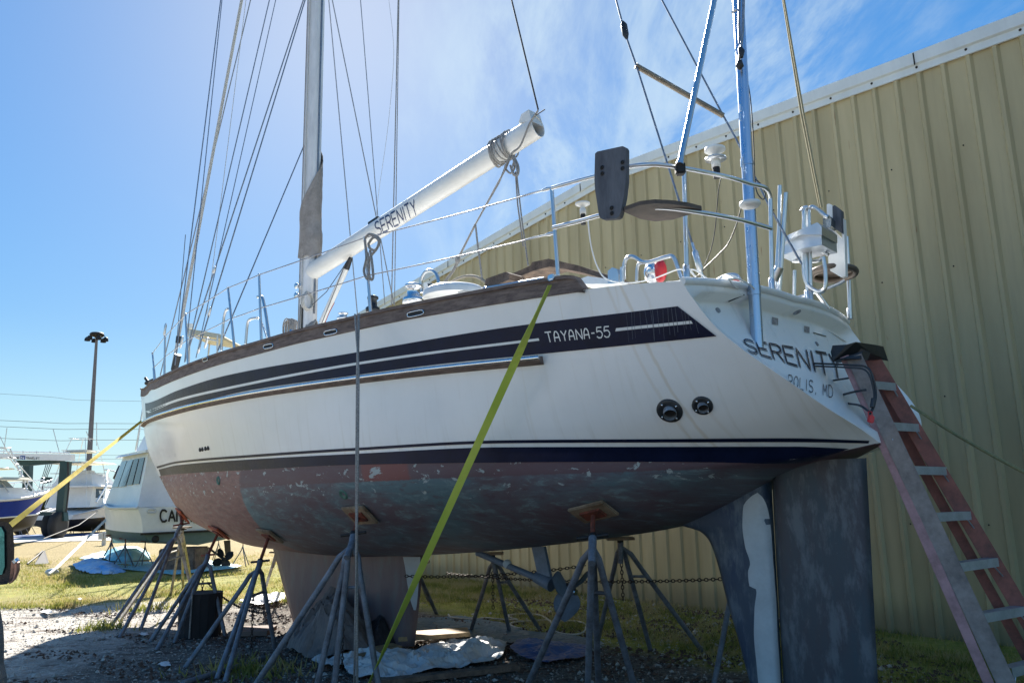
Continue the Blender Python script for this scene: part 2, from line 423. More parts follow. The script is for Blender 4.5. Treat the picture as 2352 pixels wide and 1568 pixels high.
# --- teak bulwark rail
C_TT = [(327,910),(335,891),(354,877),(382,861),(409,847),(464,825),(518,806),(587,784),(655,764),(737,743),(888,711.5),(1101,668),(1240,644),(1330,634),(1350,657)]
def q_at_x(x, w=1.0, tol=40):
    lo, hi = 0.0, 1.0
    for _ in range(tol):
        m = (lo+hi)/2
        if proj(side(m, w)[0])[0] < x: lo = m
        else: hi = m
    return (lo+hi)/2
QE = q_at_x(1345)
def topz(q, w=1):                                       # height of the teak cap
    h = .135+.02*max(0, 1-q*4)
    return h if q < QE-.012 else h*max(0.02, math.sqrt(max(0, 1-((q-QE+.012)/.012)**2)))
mb = MB()
for sg in (1, -1):
    prof = []
    qs = [QE*i/150 for i in range(151)]
    rows = []
    for q in qs:
        X, s, y, z = side(q, 1, sg); h = topz(q)
        yo, yi = y+.012, max(y-.05, 0)
        rows.append([W(s, sg*yy, z+dz) for yy, dz in ((yi, -.01), (yi, h-.02), (yi-.01*(y > .1), h-.02), (yi-.01*(y > .1), h), (yo+.016, h), (yo+.016, h-.03), (yo, h-.032), (yo, -.012), (y, -.014))])
    if sg < 0: rows = [list(reversed(r)) for r in rows]
    mb.grid(rows, False)
teakrail = mb.build('teak_bulwark', teak, yacht)
rbm = BVHTree.FromPolygons([Vector(v) for v in mb.v], mb.f)
def slot(cx, cy, w, h, ang):
    P = [];
    for i in range(20):
        a = 2*math.pi*i/20; ex = math.copysign(abs(math.cos(a))**.5, math.cos(a))*w/2; ey = math.copysign(abs(math.sin(a))**.5, math.sin(a))*h/2
        P.append((cx+ex*math.cos(ang)-ey*math.sin(ang), cy+ex*math.sin(ang)+ey*math.cos(ang)))
    return P
for cx, cy, w, h in ((955, 720, 38, 11), (760, 763, 30, 10), (617, 795, 22, 9), (472, 825, 12, 8)):
    ang = math.atan2(-.22, 1) if cx > 500 else -.4
    ps = [hit(px, py_, .004, rbm) for px, py_ in slot(cx, cy, w, h, ang)]
    if None in ps: continue
    f = MB(); f.tube(ps+ps[:1], .006, 6, False); f.build('hawse_rim', chrome, teakrail)
    c = sum(ps, Vector())/len(ps); g = MB(); g.add([c]+ps, [(0, i+1, (i+1) % 20+1) for i in range(20)]); g.build('hawse_opening', ironblack, teakrail)
# --- stripes
C_N1 = [(338,925.5),(346,923.6),(409,896.3),(518,862.5),(796,813),(1164,751.6),(1492,711),(1557.6,702.9)]
C_N2 = [(342,962),(401,936),(464,921),(573,896),(796,864),(1000,837),(1248,811.9),(1421.6,794.3),(1644,771.5)]
C_L1 = [(338,944),(409,915.5),(518,889.5),(796,836),(1000,806),(1240,776),(1414,753.6),(1590,735.6)]
def shift(cv, d): return [(x, y+d) for x, y in cv]
def cvx(cv, x0, x1):
    return lambda t: (x0+(x1-x0)*t, interp(x0+(x1-x0)*t, cv))
ribbon(cvx(C_N1, 334, 1557), cvx(C_N2, 336, 1646), 260, 5).build('navy_stripe', None or navy, yacht)
mb = MB()
for k in range(16):
    x = 1440+k*10.3+random.uniform(-4, 4); y0_, y1_ = interp(x, C_N1)+1, interp(x+6, C_N2)-random.uniform(2, 30); dx = random.uniform(3, 9); w_ = random.uniform(.5, 1.5)
    if x > 1557: y0_ += (x-1557)*.75
    ribbon((lambda t: (x+dx*t+.4*math.sin(t*5+k), y0_+(y1_-y0_)*t)), (lambda t: (x+w_+dx*t+.4*math.sin(t*5+k), y0_+(y1_-y0_)*t)), 14, 1, .0085, mb=mb)
ro = mb.build('run_off_streaks', mat('chalky_streak', (.07, .09, .13), .6, 0, .5, 14), yacht); ro['kind'] = 'stuff'
mb = ribbon(cvx(C_L1, 335, 1238), cvx(shift(C_L1, 5.8), 342, 1240), 160, 1, .007); ribbon(cvx(C_L1, 1416, 1588), cvx(shift(C_L1, 7), 1414, 1592), 60, 1, .007, mb=mb)
mb.build('white_pinstripe', whitepaint, yacht)
C_B1 = [(358,1071),(409,1058.5),(573,1044),(796,1029),(1164,1010),(1531,1006.8),(1812,1004.7),(1998,1010.5)]
C_B2 = [(360,1075.5),(409,1063),(573,1050),(796,1035.5),(1164,1017),(1531,1014.5),(1812,1013.5),(1996,1016.5)]
C_B3 = [(363,1078),(409,1067.5),(573,1054.5),(796,1042.5),(1164,1026),(1531,1024.7),(1812,1024),(1953,1029)]
C_B4 = [(368,1092.5),(382,1090.2),(573,1078.2),(796,1067.2),(1164,1061.2),(1531,1059.2),(1812,1062.8),(1860,1058)]
mb = ribbon(cvx(C_B1, 360, 1996), cvx(C_B2, 362, 1994), 240, 2)
ribbon(cvx(C_B3, 365, 1950), cvx(C_B4, 370, 1858), 240, 6, mb=mb)
mb.build('boot_stripe', navy, yacht)
# --- rub rail: timber with a steel cap
C_RR = [(325,984),(334,970),(354,959.5),(401,944),(464,927.5),(600,901),(796,873),(1000,848),(1247,823)]
def walk(cv, x0, x1, n, off): return [p for p in (hit(*cvx(cv, x0, x1)(i/n), off) for i in range(n+1)) if p is not None]
pts = walk(C_RR, 330, 1247, 130, .0)
mb = MB(); mt = MB(); rows = []; r2 = []
for i, p in enumerate(pts):
    d = (pts[min(i+1, len(pts)-1)]-pts[max(0, i-1)]).normalized(); o = Vector((d.y, -d.x, 0)).normalized()
    if o.dot(PP) < 0: o = -o
    u = Vector((0, 0, 1)); k = .055
    rows.append([p-o*.01+u*.02, p+o*k+u*.012, p+o*k-u*.02, p+o*.03-u*.045, p-o*.01-u*.05])
    r2.append([p+o*(k-.03)+u*.018, p+o*(k+.012)+u*.018, p+o*(k+.018), p+o*(k+.012)-u*.014, p+o*(k-.03)-u*.014])
mb.grid(rows, False); mb.add(rows[-1], [tuple(range(5))]); rr = mb.build('rub_rail', teak, yacht)
mt.grid(r2, True); mt.add(r2[-1], [tuple(range(5))]); mt.build('steel_cap', chrome, rr)
# ================================================================== keel, skeg, rudder
def foil(le, te, zs_, thick, nose=.35):
    """le/te: s at height z; returns a closed lofted foil"""
    mb = MB(); uv = []; n = 14; rows = []
    for z in zs_:
        a, b_ = interp(z, le), interp(z, te); r = []
        th_ = thick if not callable(thick) else thick(z)
        for k in range(2*n):
            t = k/n if k < n else 2-k/n
            x = t; y = th_/2*(math.sqrt(max(0, min(1, x/nose)))*1.0 if x < nose else 1-((x-nose)/(1-nose))**2*.72)*(1 if k < n else -1)
            if t in (0,): y = 0
            s = a+(b_-a)*t; r.append(W(s, y, z)); uv.append((s, z))
        rows.append(r)
    mb.grid(rows, True, 0, True)
    mb.add([rows[0][i] for i in range(2*n)], [tuple(range(2*n))]); uv += uv[:2*n]
    mb.add([rows[-1][i] for i in range(2*n)], [tuple(range(2*n))[::-1]]); uv += uv[(len(zs_)-1)*2*n:len(zs_)*2*n]
    return mb, uv
def finmat(name, a, b2, c):
    m, nt, b = new_mat(name); uvn = tc(nt, 'UV')
    n1 = noise(nt, mapping(nt, uvn, (2.2, .55, 1)), 1.6, 6, .68, .4); n2 = noise(nt, mapping(nt, uvn, (3, .9, 1)), 2.4, 7, .7); n3 = noise(nt, uvn, 30, 4, .7)
    cc = ramp(nt, n1, [(.38, a), (.62, b2)]).outputs[0]
    cc = mixc(nt, mth(nt, 'MULTIPLY', sstep(nt, n2, .47, .64), .75), cc, c)
    cc = mixc(nt, mth(nt, 'MULTIPLY', sstep(nt, n3, .66, .72), .6), cc, c)
    L(nt, cc, b.inputs['Base Color']); b.inputs['Roughness'].default_value = .55; bump(nt, b, n3, .25, .004); return m
m_keel = finmat('keel_paint', (.12, .082, .088), (.16, .11, .112), (.13, .125, .13))
m_rud = finmat('rudder_paint', (.058, .056, .068), (.045, .066, .085), (.14, .16, .18))
m_skeg = finmat('skeg_paint', (.026, .05, .10), (.045, .07, .10), (.13, .17, .21))
zz = [.04+1.35*i/24 for i in range(25)]
mb, uv = foil([(.04,.36),(1.08,1.0),(1.4,1.2)], [(.04,-2.28),(1.1,-2.46),(1.4,-2.5)], zz, lambda z: .30-.04*z)
keel = mb.build('keel', m_keel, yacht, uv); kbm = BVHTree.FromPolygons([Vector(v) for v in mb.v], mb.f)
SKL = [(.12,-6.72),(.32,-6.67),(.58,-6.61),(.85,-6.54),(1.18,-6.47),(1.36,-6.41),(1.45,-6.33),(1.49,-6.2),(1.6,-5.6),(1.9,-5.5)]
zz = [.12+.04*i for i in range(34)]+[1.4+.02*i for i in range(5)]+[1.5,1.6,1.75,1.9,1.97]
zz = sorted(set(round(z, 3) for z in zz))
mb, uv = foil(SKL, [(.12,-6.965),(1.97,-7.025)], zz, .15, .6)
skeg = mb.build('skeg', m_skeg, yacht, uv); sbm = BVHTree.FromPolygons([Vector(v) for v in mb.v], mb.f)
zz = [.12+.06*i for i in range(33)]
mb, uv = foil([(.12,-6.985),(1.97,-7.045),(2.1,-7.06)], [(.12,-7.72),(2.1,-7.83)], zz, .13, .12)
rudder = mb.build('rudder', m_rud, yacht, uv)
primer = mat('grey_primer', (.46, .50, .52), .6, 0, .12, 5)
primer2 = mat('pale_primer', (.40, .42, .43), .6, 0, .12, 5)
def polyribbon(Lf, Rt, n, tree, m=14, off=.006):
    ya, yb = Lf[0][1], Lf[-1][1]
    fx = lambda cv, y: interp(y, [(p[1], p[0]) for p in cv])
    A = lambda t: (fx(Lf, ya+(yb-ya)*t), ya+(yb-ya)*t); B = lambda t: (fx(Rt, ya+(yb-ya)*t), ya+(yb-ya)*t)
    return ribbon(A, B, n, m, off, tree)
def q3(x, y): return (1286.25+.4531*x, 1041.25+.4531*y)
Lf = [q3(*p) for p in ((1000,198),(960,225),(930,270),(926,360),(940,470),(965,560),(955,600),(962,670),(998,690),(988,780),(985,900),(1000,1080),(1010,1200),(1015,1300))]
Rt = [q3(*p) for p in ((1001,198),(1030,225),(1055,290),(1068,380),(1075,480),(1080,560),(1084,600),(1088,670),(1090,690),(1096,780),(1100,900),(1112,1080),(1118,1200),(1122,1300))]
polyribbon(Lf, Rt, 70, sbm).build('primer_patch', primer, skeg)
def q2(x, y): return (551.25+.3385*x, 1041.25+.3385*y)
Lf = [q2(*p) for p in ((1108,700),(1120,760),(1140,900),(1160,1000),(1180,1060))]
Rt = [q2(*p) for p in ((1226,700),(1222,760),(1212,900),(1204,1000),(1196,1060))]
polyribbon(Lf, Rt, 30, kbm).build('primer_patch', primer2, keel)
# propeller, shaft and strut under the hull
C = lambda x, y: (980+.1823*x, 1225+.1823*y)
mp = mat('grey_prop_paint', (.13, .17, .23), .6, .1, .25, 9)
prop = thing('_', '', ''); bpy.data.objects.remove(prop)
a0, a1 = py(*C(640, 240), 0), py(*C(1560, 630), 0); ax = (a1-a0).normalized()
MB().tube([a0, a1], .035, 12).build('propeller_shaft', mp, yacht)
MB().prism([py(*C(x, y), -.02) for x, y in ((1350,160),(1505,160),(1590,560),(1560,650),(1400,560),(1420,480))], PP*.04).build('shaft_strut', mp, yacht)
MB().tube([py(*C(1380, 545), 0), py(*C(1580, 640), 0)], [.06, .075], 14).build('strut_bearing', mp, yacht)
hc = py(*C(1790, 700), 0)
MB().tube([hc-ax*.14, hc-ax*.02, hc+ax*.1], [.055, .06, .03], 14).build('propeller_hub', chrome, yacht)
xx, yy = frame_of(ax)
def blade(dirv, ln=.30, wd=.135):
    t = ax.cross(dirv).normalized(); rows = []
    for i in range(13):
        r = i/12; w_ = wd*math.sin(math.pi*min(1, .12+.88*r)**.9)**.7*(1 if r < .97 else .35); tw = R(48-26*r)
        e = t*math.cos(tw)+ax*math.sin(tw); c = hc+dirv*(.03+ln*r)
        rows.append([c+e*w_*k/3 for k in (-3, -2, -1, 0, 1, 2, 3)])
    nrm = ax*.012
    return MB().grid(rows).grid([[p+nrm for p in reversed(r)] for r in rows])
up = Vector((0, 0, 1)); up = (up-ax*up.dot(ax)).normalized(); sd = ax.cross(up)
for ang in (180, 65, -65):
    d_ = up*math.cos(R(ang))+sd*math.sin(R(ang)); blade(d_).build('propeller_blade', mp, yacht)
MB().ball(py(*C(1015, 380), .0), .05, 8).build('shaft_anode', primer, yacht)
# exhaust outlets on the quarter
for cx, cy, rw in ((1538, 943, .10), (1613.5, 931, .078)):
    c = hit(cx, cy, 0); n = hit(cx, cy, 1)-c; 
    o = MB().lathe(c, [(0, .004), (rw*.4, .004), (rw*.4, .012), (rw*.95, .012), (rw, .006), (rw, -.01)], 28, n).build('exhaust_flange', mat('blackened_bronze', (.05, .055, .06), .45, .5, .4, 12), yacht)
    d_ = (n*.8-UF*.25+Vector((0, 0, -.25))).normalized()
    MB().tube([c, c+d_*rw*.55], rw*.5, 20, False).build('exhaust_pipe', dullsteel, o)
    MB().lathe(c+n*.013, [(0, 0), (rw*.42, 0)], 20, n).build('exhaust_bore', ironblack, o)
    x_, y_ = frame_of(n)
    for k in range(4):
        a = k*math.pi/2+.6; MB().ball(c+n*.014+(x_*math.cos(a)+y_*math.sin(a))*rw*.75, .009, 5).build('bolt', chrome, o)
# through hulls in the bow (four slots)
for x, y in ((460.5, 1032), (466, 1031), (473, 1029.5), (479, 1028.5)):
    c = hit(x, y, .0); MB().lathe(c, [(0, .006), (.028, .012), (.03, 0)], 14, PP).build('drain_fitting', ironblack, yacht)
for x, y in ((502, 1103), (789, 1135)):
    c = hit(x, y, .0); n = hit(x, y, 1)-c
    MB().lathe(c, [(0, -.01), (.03, .004), (.05, .014), (.06, 0)], 16, n).build('through_hull', mat('verdigris_bronze', (.07, .16, .13), .7, .2, .4, 20), yacht)

# ================================================================== stroke lettering
GL = {'A':[[(0,0),(.5,1),(1,0)],[(.2,.38),(.8,.38)]],'C':[[(1,.85),(.7,1),(.3,1),(.05,.75),(0,.5),(.05,.25),(.3,0),(.7,0),(1,.15)]],'D':[[(0,0),(0,1),(.55,1),(.9,.8),(1,.5),(.9,.2),(.55,0),(0,0)]],
'E':[[(1,1),(0,1),(0,0),(1,0)],[(0,.52),(.8,.52)]],'F':[[(1,1),(0,1),(0,0)],[(0,.52),(.75,.52)]],'I':[[(.5,0),(.5,1)]],'L':[[(0,1),(0,0),(.9,0)]],'M':[[(0,0),(.08,1),(.5,.3),(.92,1),(1,0)]],'N':[[(0,0),(0,1),(1,0),(1,1)]],
'R':[[(0,0),(0,1),(.65,1),(.95,.88),(.95,.65),(.65,.5),(0,.5)],[(.5,.5),(1,0)]],'S':[[(.95,.9),(.7,1),(.3,1),(.05,.85),(.05,.65),(.3,.52),(.7,.48),(.95,.35),(.95,.15),(.7,0),(.3,0),(.02,.1)]],'T':[[(0,1),(1,1)],[(.5,1),(.5,0)]],
'O':[[(.3,0),(0,.3),(0,.7),(.3,1),(.7,1),(1,.7),(1,.3),(.7,0),(.3,0)]],'P':[[(0,0),(0,1),(.7,1),(.95,.85),(.95,.6),(.7,.45),(0,.45)]],
'U':[[(0,1),(0,.25),(.25,0),(.75,0),(1,.25),(1,1)]],'V':[[(0,1),(.5,0),(1,1)]],'Y':[[(0,1),(.5,.5),(1,1)],[(.5,.5),(.5,0)]],'5':[[(.95,1),(.15,1),(.05,.55),(.35,.65),(.75,.62),(1,.4),(1,.22),(.75,0),(.3,0),(0,.15)]],'-':[[(.05,.5),(.95,.5)]],',':[[(.5,.08),(.3,-.15)]],
'a':[[(.0,0),(.08,.65),(.3,.98),(.6,.98),(.82,.75),(.95,0)],[(.07,.4),(.88,.4)]],' ':[]}
def stroke_text(txt, mapf, w=.12, cw=.78, gap=.3, mb=None, glyph=None, seg=5, widths=None):
    """mapf(u, v) turns text space (u along the line 0..total, v 0..1 height) into a point on the surface"""
    mb = mb or MB(); u = 0
    adv = widths or {}
    tot = sum(adv.get(ch, cw)+gap for ch in txt)-gap
    for ch in txt:
        c = adv.get(ch, cw)
        for st in GL[(glyph or {}).get(ch, ch)]:
            P = [(u+x*c, y) for x, y in st]; Q = []
            for i in range(len(P)-1):
                for k in range(seg): t = k/seg; Q.append((P[i][0]+(P[i+1][0]-P[i][0])*t, P[i][1]+(P[i+1][1]-P[i][1])*t))
            Q.append(P[-1]); rows = []
            for i, p in enumerate(Q):
                a, b_ = Q[max(i-1, 0)], Q[min(i+1, len(Q)-1)]; dx, dy = b_[0]-a[0], b_[1]-a[1]; l = math.hypot(dx, dy) or 1
                nx, ny = -dy/l*w/2, dx/l*w/2
                r = [mapf((p[0]+nx)/tot, p[1]+ny), mapf((p[0]-nx)/tot, p[1]-ny)]
                if None in r: rows = []; break
                rows.append(r)
            if len(rows) > 1: mb.grid(rows)
        u += c+gap
    return mb
def quadmap(bl, br, tr, tl, tree=None, off=.008):
    def f(u, v):
        x = (bl[0]*(1-u)+br[0]*u)*(1-v)+(tl[0]*(1-u)+tr[0]*u)*v; y = (bl[1]*(1-u)+br[1]*u)*(1-v)+(tl[1]*(1-u)+tr[1]*u)*v
        return hit(x, y, off, tree)
    return f
stroke_text('TAYANA-55', quadmap((1258,786),(1402,773),(1400,749),(1252,763)), .13, .72, .24, glyph={'A':'a'}, widths={'-':.45,'T':.8}).build('model_lettering', whitepaint, yacht)
# name on the transom (black letters over a grey drop shadow)
for dx, dy, m_, of in ((3, 3, mat('grey_letter_shadow', (.2, .2, .21), .5), .004), (0, 0, navy, .009)):
    stroke_text('SERENITY', quadmap((1716+dx,806+dy),(1934+dx,872+dy),(1926+dx,817+dy),(1704+dx,779+dy), tbm, of), .085, .8, .2, widths={'I':.3}).build('name_lettering', m_, tr)
stroke_text('ANNAPOLIS, MD', quadmap((1755,873),(1912,914),(1911,887),(1758,848), tbm, .006), .08, .7, .3, widths={'I':.3, ',':.3, ' ':.5}).build('port_lettering', navy, tr)
# ================================================================== the metal shed
PSI = -0.91; WO = Vector((2.8634, 12.8934, 0)); WD = Vector((math.cos(PSI), math.sin(PSI), 0)); WN = Vector((WD.y, -WD.x, 0))
if WN.dot(CAM-WO) < 0: WN = -WN
RB = .3048
def wl(j, z, o=0): return WO+WD*(j*RB)+WN*o+Vector((0, 0, z))
JR, ZR, SL = -5.116, 7.6742, .0756
def roofz(j): return ZR-SL*abs(j-JR)*RB
shed = thing('metal_shed', 'tan ribbed metal shed with white roof trim behind the large yacht', 'building', tuple(WO))
m_wall, nt, b = new_mat('tan_metal_cladding'); ob = tc(nt)
vz = mapping(nt, ob, (1, 1, .12)); f1 = noise(nt, vz, 1.1, 6, .6); f2 = noise(nt, mapping(nt, ob, (1, 1, .06)), 9, 4, .6)
cc = ramp(nt, f1, [(.34, (.35, .29, .16)), (.62, (.50, .42, .245))]).outputs[0]
cc = mixc(nt, mth(nt, 'MULTIPLY', sstep(nt, f2, .56, .8), .4), cc, (.29, .25, .16))
rs = noise(nt, mapping(nt, ob, (7, 7, .55)), 1.5, 4, .6); cc = mixc(nt, mth(nt, 'MULTIPLY', sstep(nt, rs, .69, .73), .85), cc, (.26, .10, .035))
gz = nt.nodes.new('ShaderNodeSeparateXYZ'); L(nt, ob, gz.inputs[0]); dirt = sstep(nt, mth(nt, 'ADD', gz.outputs[2], mth(nt, 'MULTIPLY', f2, -.35)), .35, -.1)
cc = mixc(nt, mth(nt, 'MULTIPLY', dirt, .6), cc, (.13, .12, .08))
L(nt, cc, b.inputs['Base Color']); b.inputs['Roughness'].default_value = .5; b.inputs['Specular IOR Level'].default_value = .35
bump(nt, b, noise(nt, mapping(nt, ob, (1, 1, .5)), 2.5, 3, .5), .12, .05)
mb = MB(); P = [(-.5, 0), (-.16, 0), (-.07, .04), (.07, .04), (.16, 0), (.5, 0)]
for j in range(-44, 34):
    for (a, da), (c, dc) in zip(P[:-1], P[1:]):
        zt = lambda t: roofz(j+t)+.02
        mb.add([wl(j+a, -.3, da), wl(j+c, -.3, dc), wl(j+c, zt(c), dc), wl(j+a, zt(a), da)], [(0, 1, 2, 3)])
mb.build('ribbed_wall', m_wall, shed)
trimm = mat('white_metal_trim', (.62, .66, .66), .45, 0, .08, 2, None, 0, (1, 1, .3))
mb = MB()
for a, c in ((-44.5, JR), (JR, 33.5)):
    n = 1
    pr = [(.035, -.055), (.055, -.05), (.055, .045), (.075, .05), (.095, .06), (.105, .215), (-.3, .235)]
    rows = [[wl(j, roofz(j)+dz, o) for o, dz in pr] for j in (a, c)]
    mb.grid(rows, False)
mb.build('roof_trim', trimm, shed)
mb = MB()
for j in (-31,-28,-26,-24,-21,-19,-17,-15,-13,-11,-9,-6,-4,-2,0,2,4,6,8,10,12,14,16,18,20,22): mb.ball(wl(j, roofz(j)+.015, .058), .018, 4)
fs = mb.build('trim_screws', ironblack, shed); fs['kind'] = 'stuff'
mb = MB()
for j in (-23, -7.3, 14): mb.box(wl(j, roofz(j)+.12, .106), (.012, .012, .17))
mb.build('trim_joints', ironblack, shed)
mb = MB()
for z in (1.35, 2.9, 4.5, 6.0):
    for j in range(-40, 32):
        if z < roofz(j)-.3 and (j*7+int(z*3)) % 3 == 0: mb.ball(wl(j+.33, z, .006), .011, 3)
cs = mb.build('cladding_screws', ironblack, shed); cs['kind'] = 'stuff'
mb = MB(); BK = -WN*26
mb.add([wl(-44, roofz(-44)+.2, .1), wl(JR, ZR+.2, .1), wl(JR, ZR+.2, .1)+BK, wl(-44, roofz(-44)+.2, .1)+BK], [(0, 1, 2, 3)])
mb.add([wl(33.5, roofz(33.5)+.2, .1), wl(JR, ZR+.21, .1), wl(JR, ZR+.21, .1)+BK, wl(33.5, roofz(33.5)+.2, .1)+BK], [(0, 1, 2, 3)])
mb.build('roof', trimm, shed)
mb = MB()
for j in (-44.4, 33.4): mb.add([wl(j, -.3), wl(j, roofz(j)+.3), wl(j, roofz(j)+.3)+BK, wl(j, -.3)+BK], [(0, 1, 2, 3)])
mb.build('end_wall', m_wall, shed)
# ================================================================== ground
m_g, nt, b = new_mat('yard_ground')
g = nt.nodes.new('ShaderNodeNewGeometry').outputs['Position']; sx = nt.nodes.new('ShaderNodeSeparateXYZ'); L(nt, g, sx.inputs[0]); X_, Y_ = sx.outputs[0], sx.outputs[1]
n1 = noise(nt, g, .35, 6, .6); n2 = noise(nt, g, 2.2, 6, .65); n3 = noise(nt, g, 14, 5, .7); n4 = noise(nt, g, 60, 3, .6)
vo = nt.nodes.new('ShaderNodeTexVoronoi'); vo.inputs['Scale'].default_value = 38; L(nt, g, vo.inputs['Vector'])
pebc = ramp(nt, vo.outputs['Color'], [(0, (.30, .28, .25)), (.4, (.50, .47, .42)), (.75, (.68, .65, .59)), (1, (.8, .78, .73))]).outputs[0]
grav = mixc(nt, sstep(nt, n3, .40, .62), (.46, .42, .37), pebc)
grav = mixc(nt, mth(nt, 'MULTIPLY', sstep(nt, n2, .55, .75), .45), grav, (.16, .12, .09))
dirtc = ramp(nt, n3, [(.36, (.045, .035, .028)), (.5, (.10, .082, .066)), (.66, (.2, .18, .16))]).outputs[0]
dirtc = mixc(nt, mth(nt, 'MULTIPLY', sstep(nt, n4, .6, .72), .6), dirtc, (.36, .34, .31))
grn = ramp(nt, n2, [(.35, (.17, .18, .03)), (.6, (.31, .30, .06))]).outputs[0]
brn = ramp(nt, n3, [(.35, (.25, .19, .085)), (.65, (.40, .31, .15))]).outputs[0]
def wob(v, amt): return mth(nt, 'ADD', v, mth(nt, 'MULTIPLY_ADD', n2, amt, -amt/2))
d_wall = mth(nt, 'ADD', mth(nt, 'MULTIPLY_ADD', X_, WN.x, -WO.x*WN.x), mth(nt, 'MULTIPLY_ADD', Y_, WN.y, -WO.y*WN.y))
far = sstep(nt, wob(Y_, 1.2), 14.7, 15.4)                       # grass beyond the gravel
gz_ = mth(nt, 'MAXIMUM', far, sstep(nt, wob(d_wall, 1.3), 3.5, 2.9))
browny = mth(nt, 'MULTIPLY', sstep(nt, mth(nt, 'ADD', Y_, mth(nt, 'MULTIPLY', n1, 12)), 25, 33), .95)
near_br = mth(nt, 'MULTIPLY', sstep(nt, wob(Y_, 3), 17.6, 15.6), mth(nt, 'MULTIPLY', far, .7))
grass = mixc(nt, mth(nt, 'MAXIMUM', browny, near_br), mixc(nt, mth(nt, 'MULTIPLY', sstep(nt, n3, .5, .65), .5), grn, brn), brn)
# dark litter under the yacht
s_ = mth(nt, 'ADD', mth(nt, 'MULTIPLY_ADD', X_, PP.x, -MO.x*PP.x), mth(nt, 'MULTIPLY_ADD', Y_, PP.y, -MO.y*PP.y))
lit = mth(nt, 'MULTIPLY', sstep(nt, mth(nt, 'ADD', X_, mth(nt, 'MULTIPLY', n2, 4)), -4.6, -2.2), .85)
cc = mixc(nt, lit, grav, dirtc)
leaf = mth(nt, 'MULTIPLY', sstep(nt, noise(nt, mapping(nt, g, (.5, 1.6, 1)), 2.6, 6, .7), .54, .62), .75); cc = mixc(nt, leaf, cc, (.075, .045, .035))
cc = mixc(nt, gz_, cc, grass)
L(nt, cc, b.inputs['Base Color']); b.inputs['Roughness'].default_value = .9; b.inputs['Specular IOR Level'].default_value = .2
bump(nt, b, mth(nt, 'ADD', vo.outputs['Distance'], mth(nt, 'MULTIPLY', n3, .8)), .9, .03)
mb = MB()
xs = [-900, -300, -120, -60]+[-40+i for i in range(57)]+[25, 60, 200, 900]; ys = [-300, -60, -10]+[-2+.8*i for i in range(45)]+[36, 45, 60, 90, 160, 400, 3000]
rows = []
for y in ys:
    r = []
    for x in xs:
        z = 0.0
        if -30 < x < 16 and 2 < y < 34: z = .035*math.sin(x*1.3+y*.7)+.03*math.sin(x*.6-y*1.7)-.01
        r.append((x, y, z*(0 if -5.5 < x < 6 and y < 12.5 else 1)))
    rows.append(r)
mb.grid(rows); struct(mb.build('ground', m_g))
m_rd = mat('pale_concrete_road', (.62, .58, .52), .85, 0, .12, .6)
struct(MB().grid([[(-300, 44.5, .03), (80, 40.5, .03)], [(-300, 50.5, .03), (80, 46.5, .03)]]).build('road', m_rd))
struct(MB().grid([[(-400, 86, .03), (200, 80, .03)], [(-400, 100, .03), (200, 94, .03)]]).build('far_road', m_rd))
# ================================================================== light and sky
SUN = ray(815, -46).normalized()
sl = bpy.data.lights.new('sun', 'SUN'); so = bpy.data.objects.new('sun', sl); COL.objects.link(so)
sl.energy = 5.0; sl.angle = R(.6); sl.color = (1, .95, .86); so.rotation_euler = SUN.to_track_quat('Z', 'Y').to_euler()
w = bpy.data.worlds.new('World'); SC.world = w; w.use_nodes = True; nt = w.node_tree; bg = nt.nodes['Background']
sky = nt.nodes.new('ShaderNodeTexSky'); sky.sky_type = 'NISHITA'; sky.sun_disc = False
sky.sun_elevation = math.asin(SUN.z); sky.sun_rotation = math.atan2(SUN.x, SUN.y); sky.altitude = 0; sky.air_density = 1.0; sky.dust_density = .35; sky.ozone_density = 3.0
gv = tc(nt, 'Generated')
sxw = nt.nodes.new('ShaderNodeSeparateXYZ'); L(nt, gv, sxw.inputs[0])
dz = mth(nt, 'ADD', sxw.outputs[2], .12); cx = mth(nt, 'DIVIDE', sxw.outputs[0], dz); cy = mth(nt, 'DIVIDE', sxw.outputs[1], dz)
cb = nt.nodes.new('ShaderNodeCombineXYZ'); L(nt, cx, cb.inputs[0]); L(nt, cy, cb.inputs[1])
cv = mapping(nt, cb.outputs[0], (1.0, .5, 1), (0, 0, .9), (2.6, 1.1, 0)); ca = noise(nt, cv, .9, 8, .62, .7); cbn = noise(nt, mapping(nt, cb.outputs[0], (2.2, .7, 1), (0, 0, .7)), 1.6, 7, .66, .4)
cl = mth(nt, 'MULTIPLY', sstep(nt, ca, .43, .62), sstep(nt, cbn, .38, .62)); cl = mth(nt, 'MULTIPLY', cl, sstep(nt, cx, -.95, .15), None, True)
skc = mixc(nt, cl, sky.outputs[0], mixc(nt, .5, sky.outputs[0], (11, 12.5, 14)))
lp = mixc(nt, mth(nt, 'MULTIPLY', cl, .35), skc, (9.0, 9.5, 10))
veil = mth(nt, 'MULTIPLY', sstep(nt, sxw.outputs[2], .22, -.02), .75); lp = mixc(nt, veil, lp, (9.0, 11.6, 13))
lum = nt.nodes.new('ShaderNodeRGBToBW'); L(nt, lp, lum.inputs[0])
fac = mth(nt, 'MULTIPLY', mth(nt, 'POWER', mth(nt, 'MAXIMUM', lum.outputs[0], .05), -.45), .66)     # phone-camera style highlight roll-off
vm = nt.nodes.new('ShaderNodeVectorMath'); vm.operation = 'SCALE'; L(nt, lp, vm.inputs[0]); L(nt, fac, vm.inputs['Scale'])
hs = nt.nodes.new('ShaderNodeHueSaturation'); hs.inputs['Saturation'].default_value = 1.3; L(nt, mixc(nt, 1, vm.outputs[0], (.94, 1.0, 1.01), 'MULTIPLY'), hs.inputs['Color'])
L(nt, hs.outputs[0], bg.inputs[0]); bg.inputs[1].default_value = .13
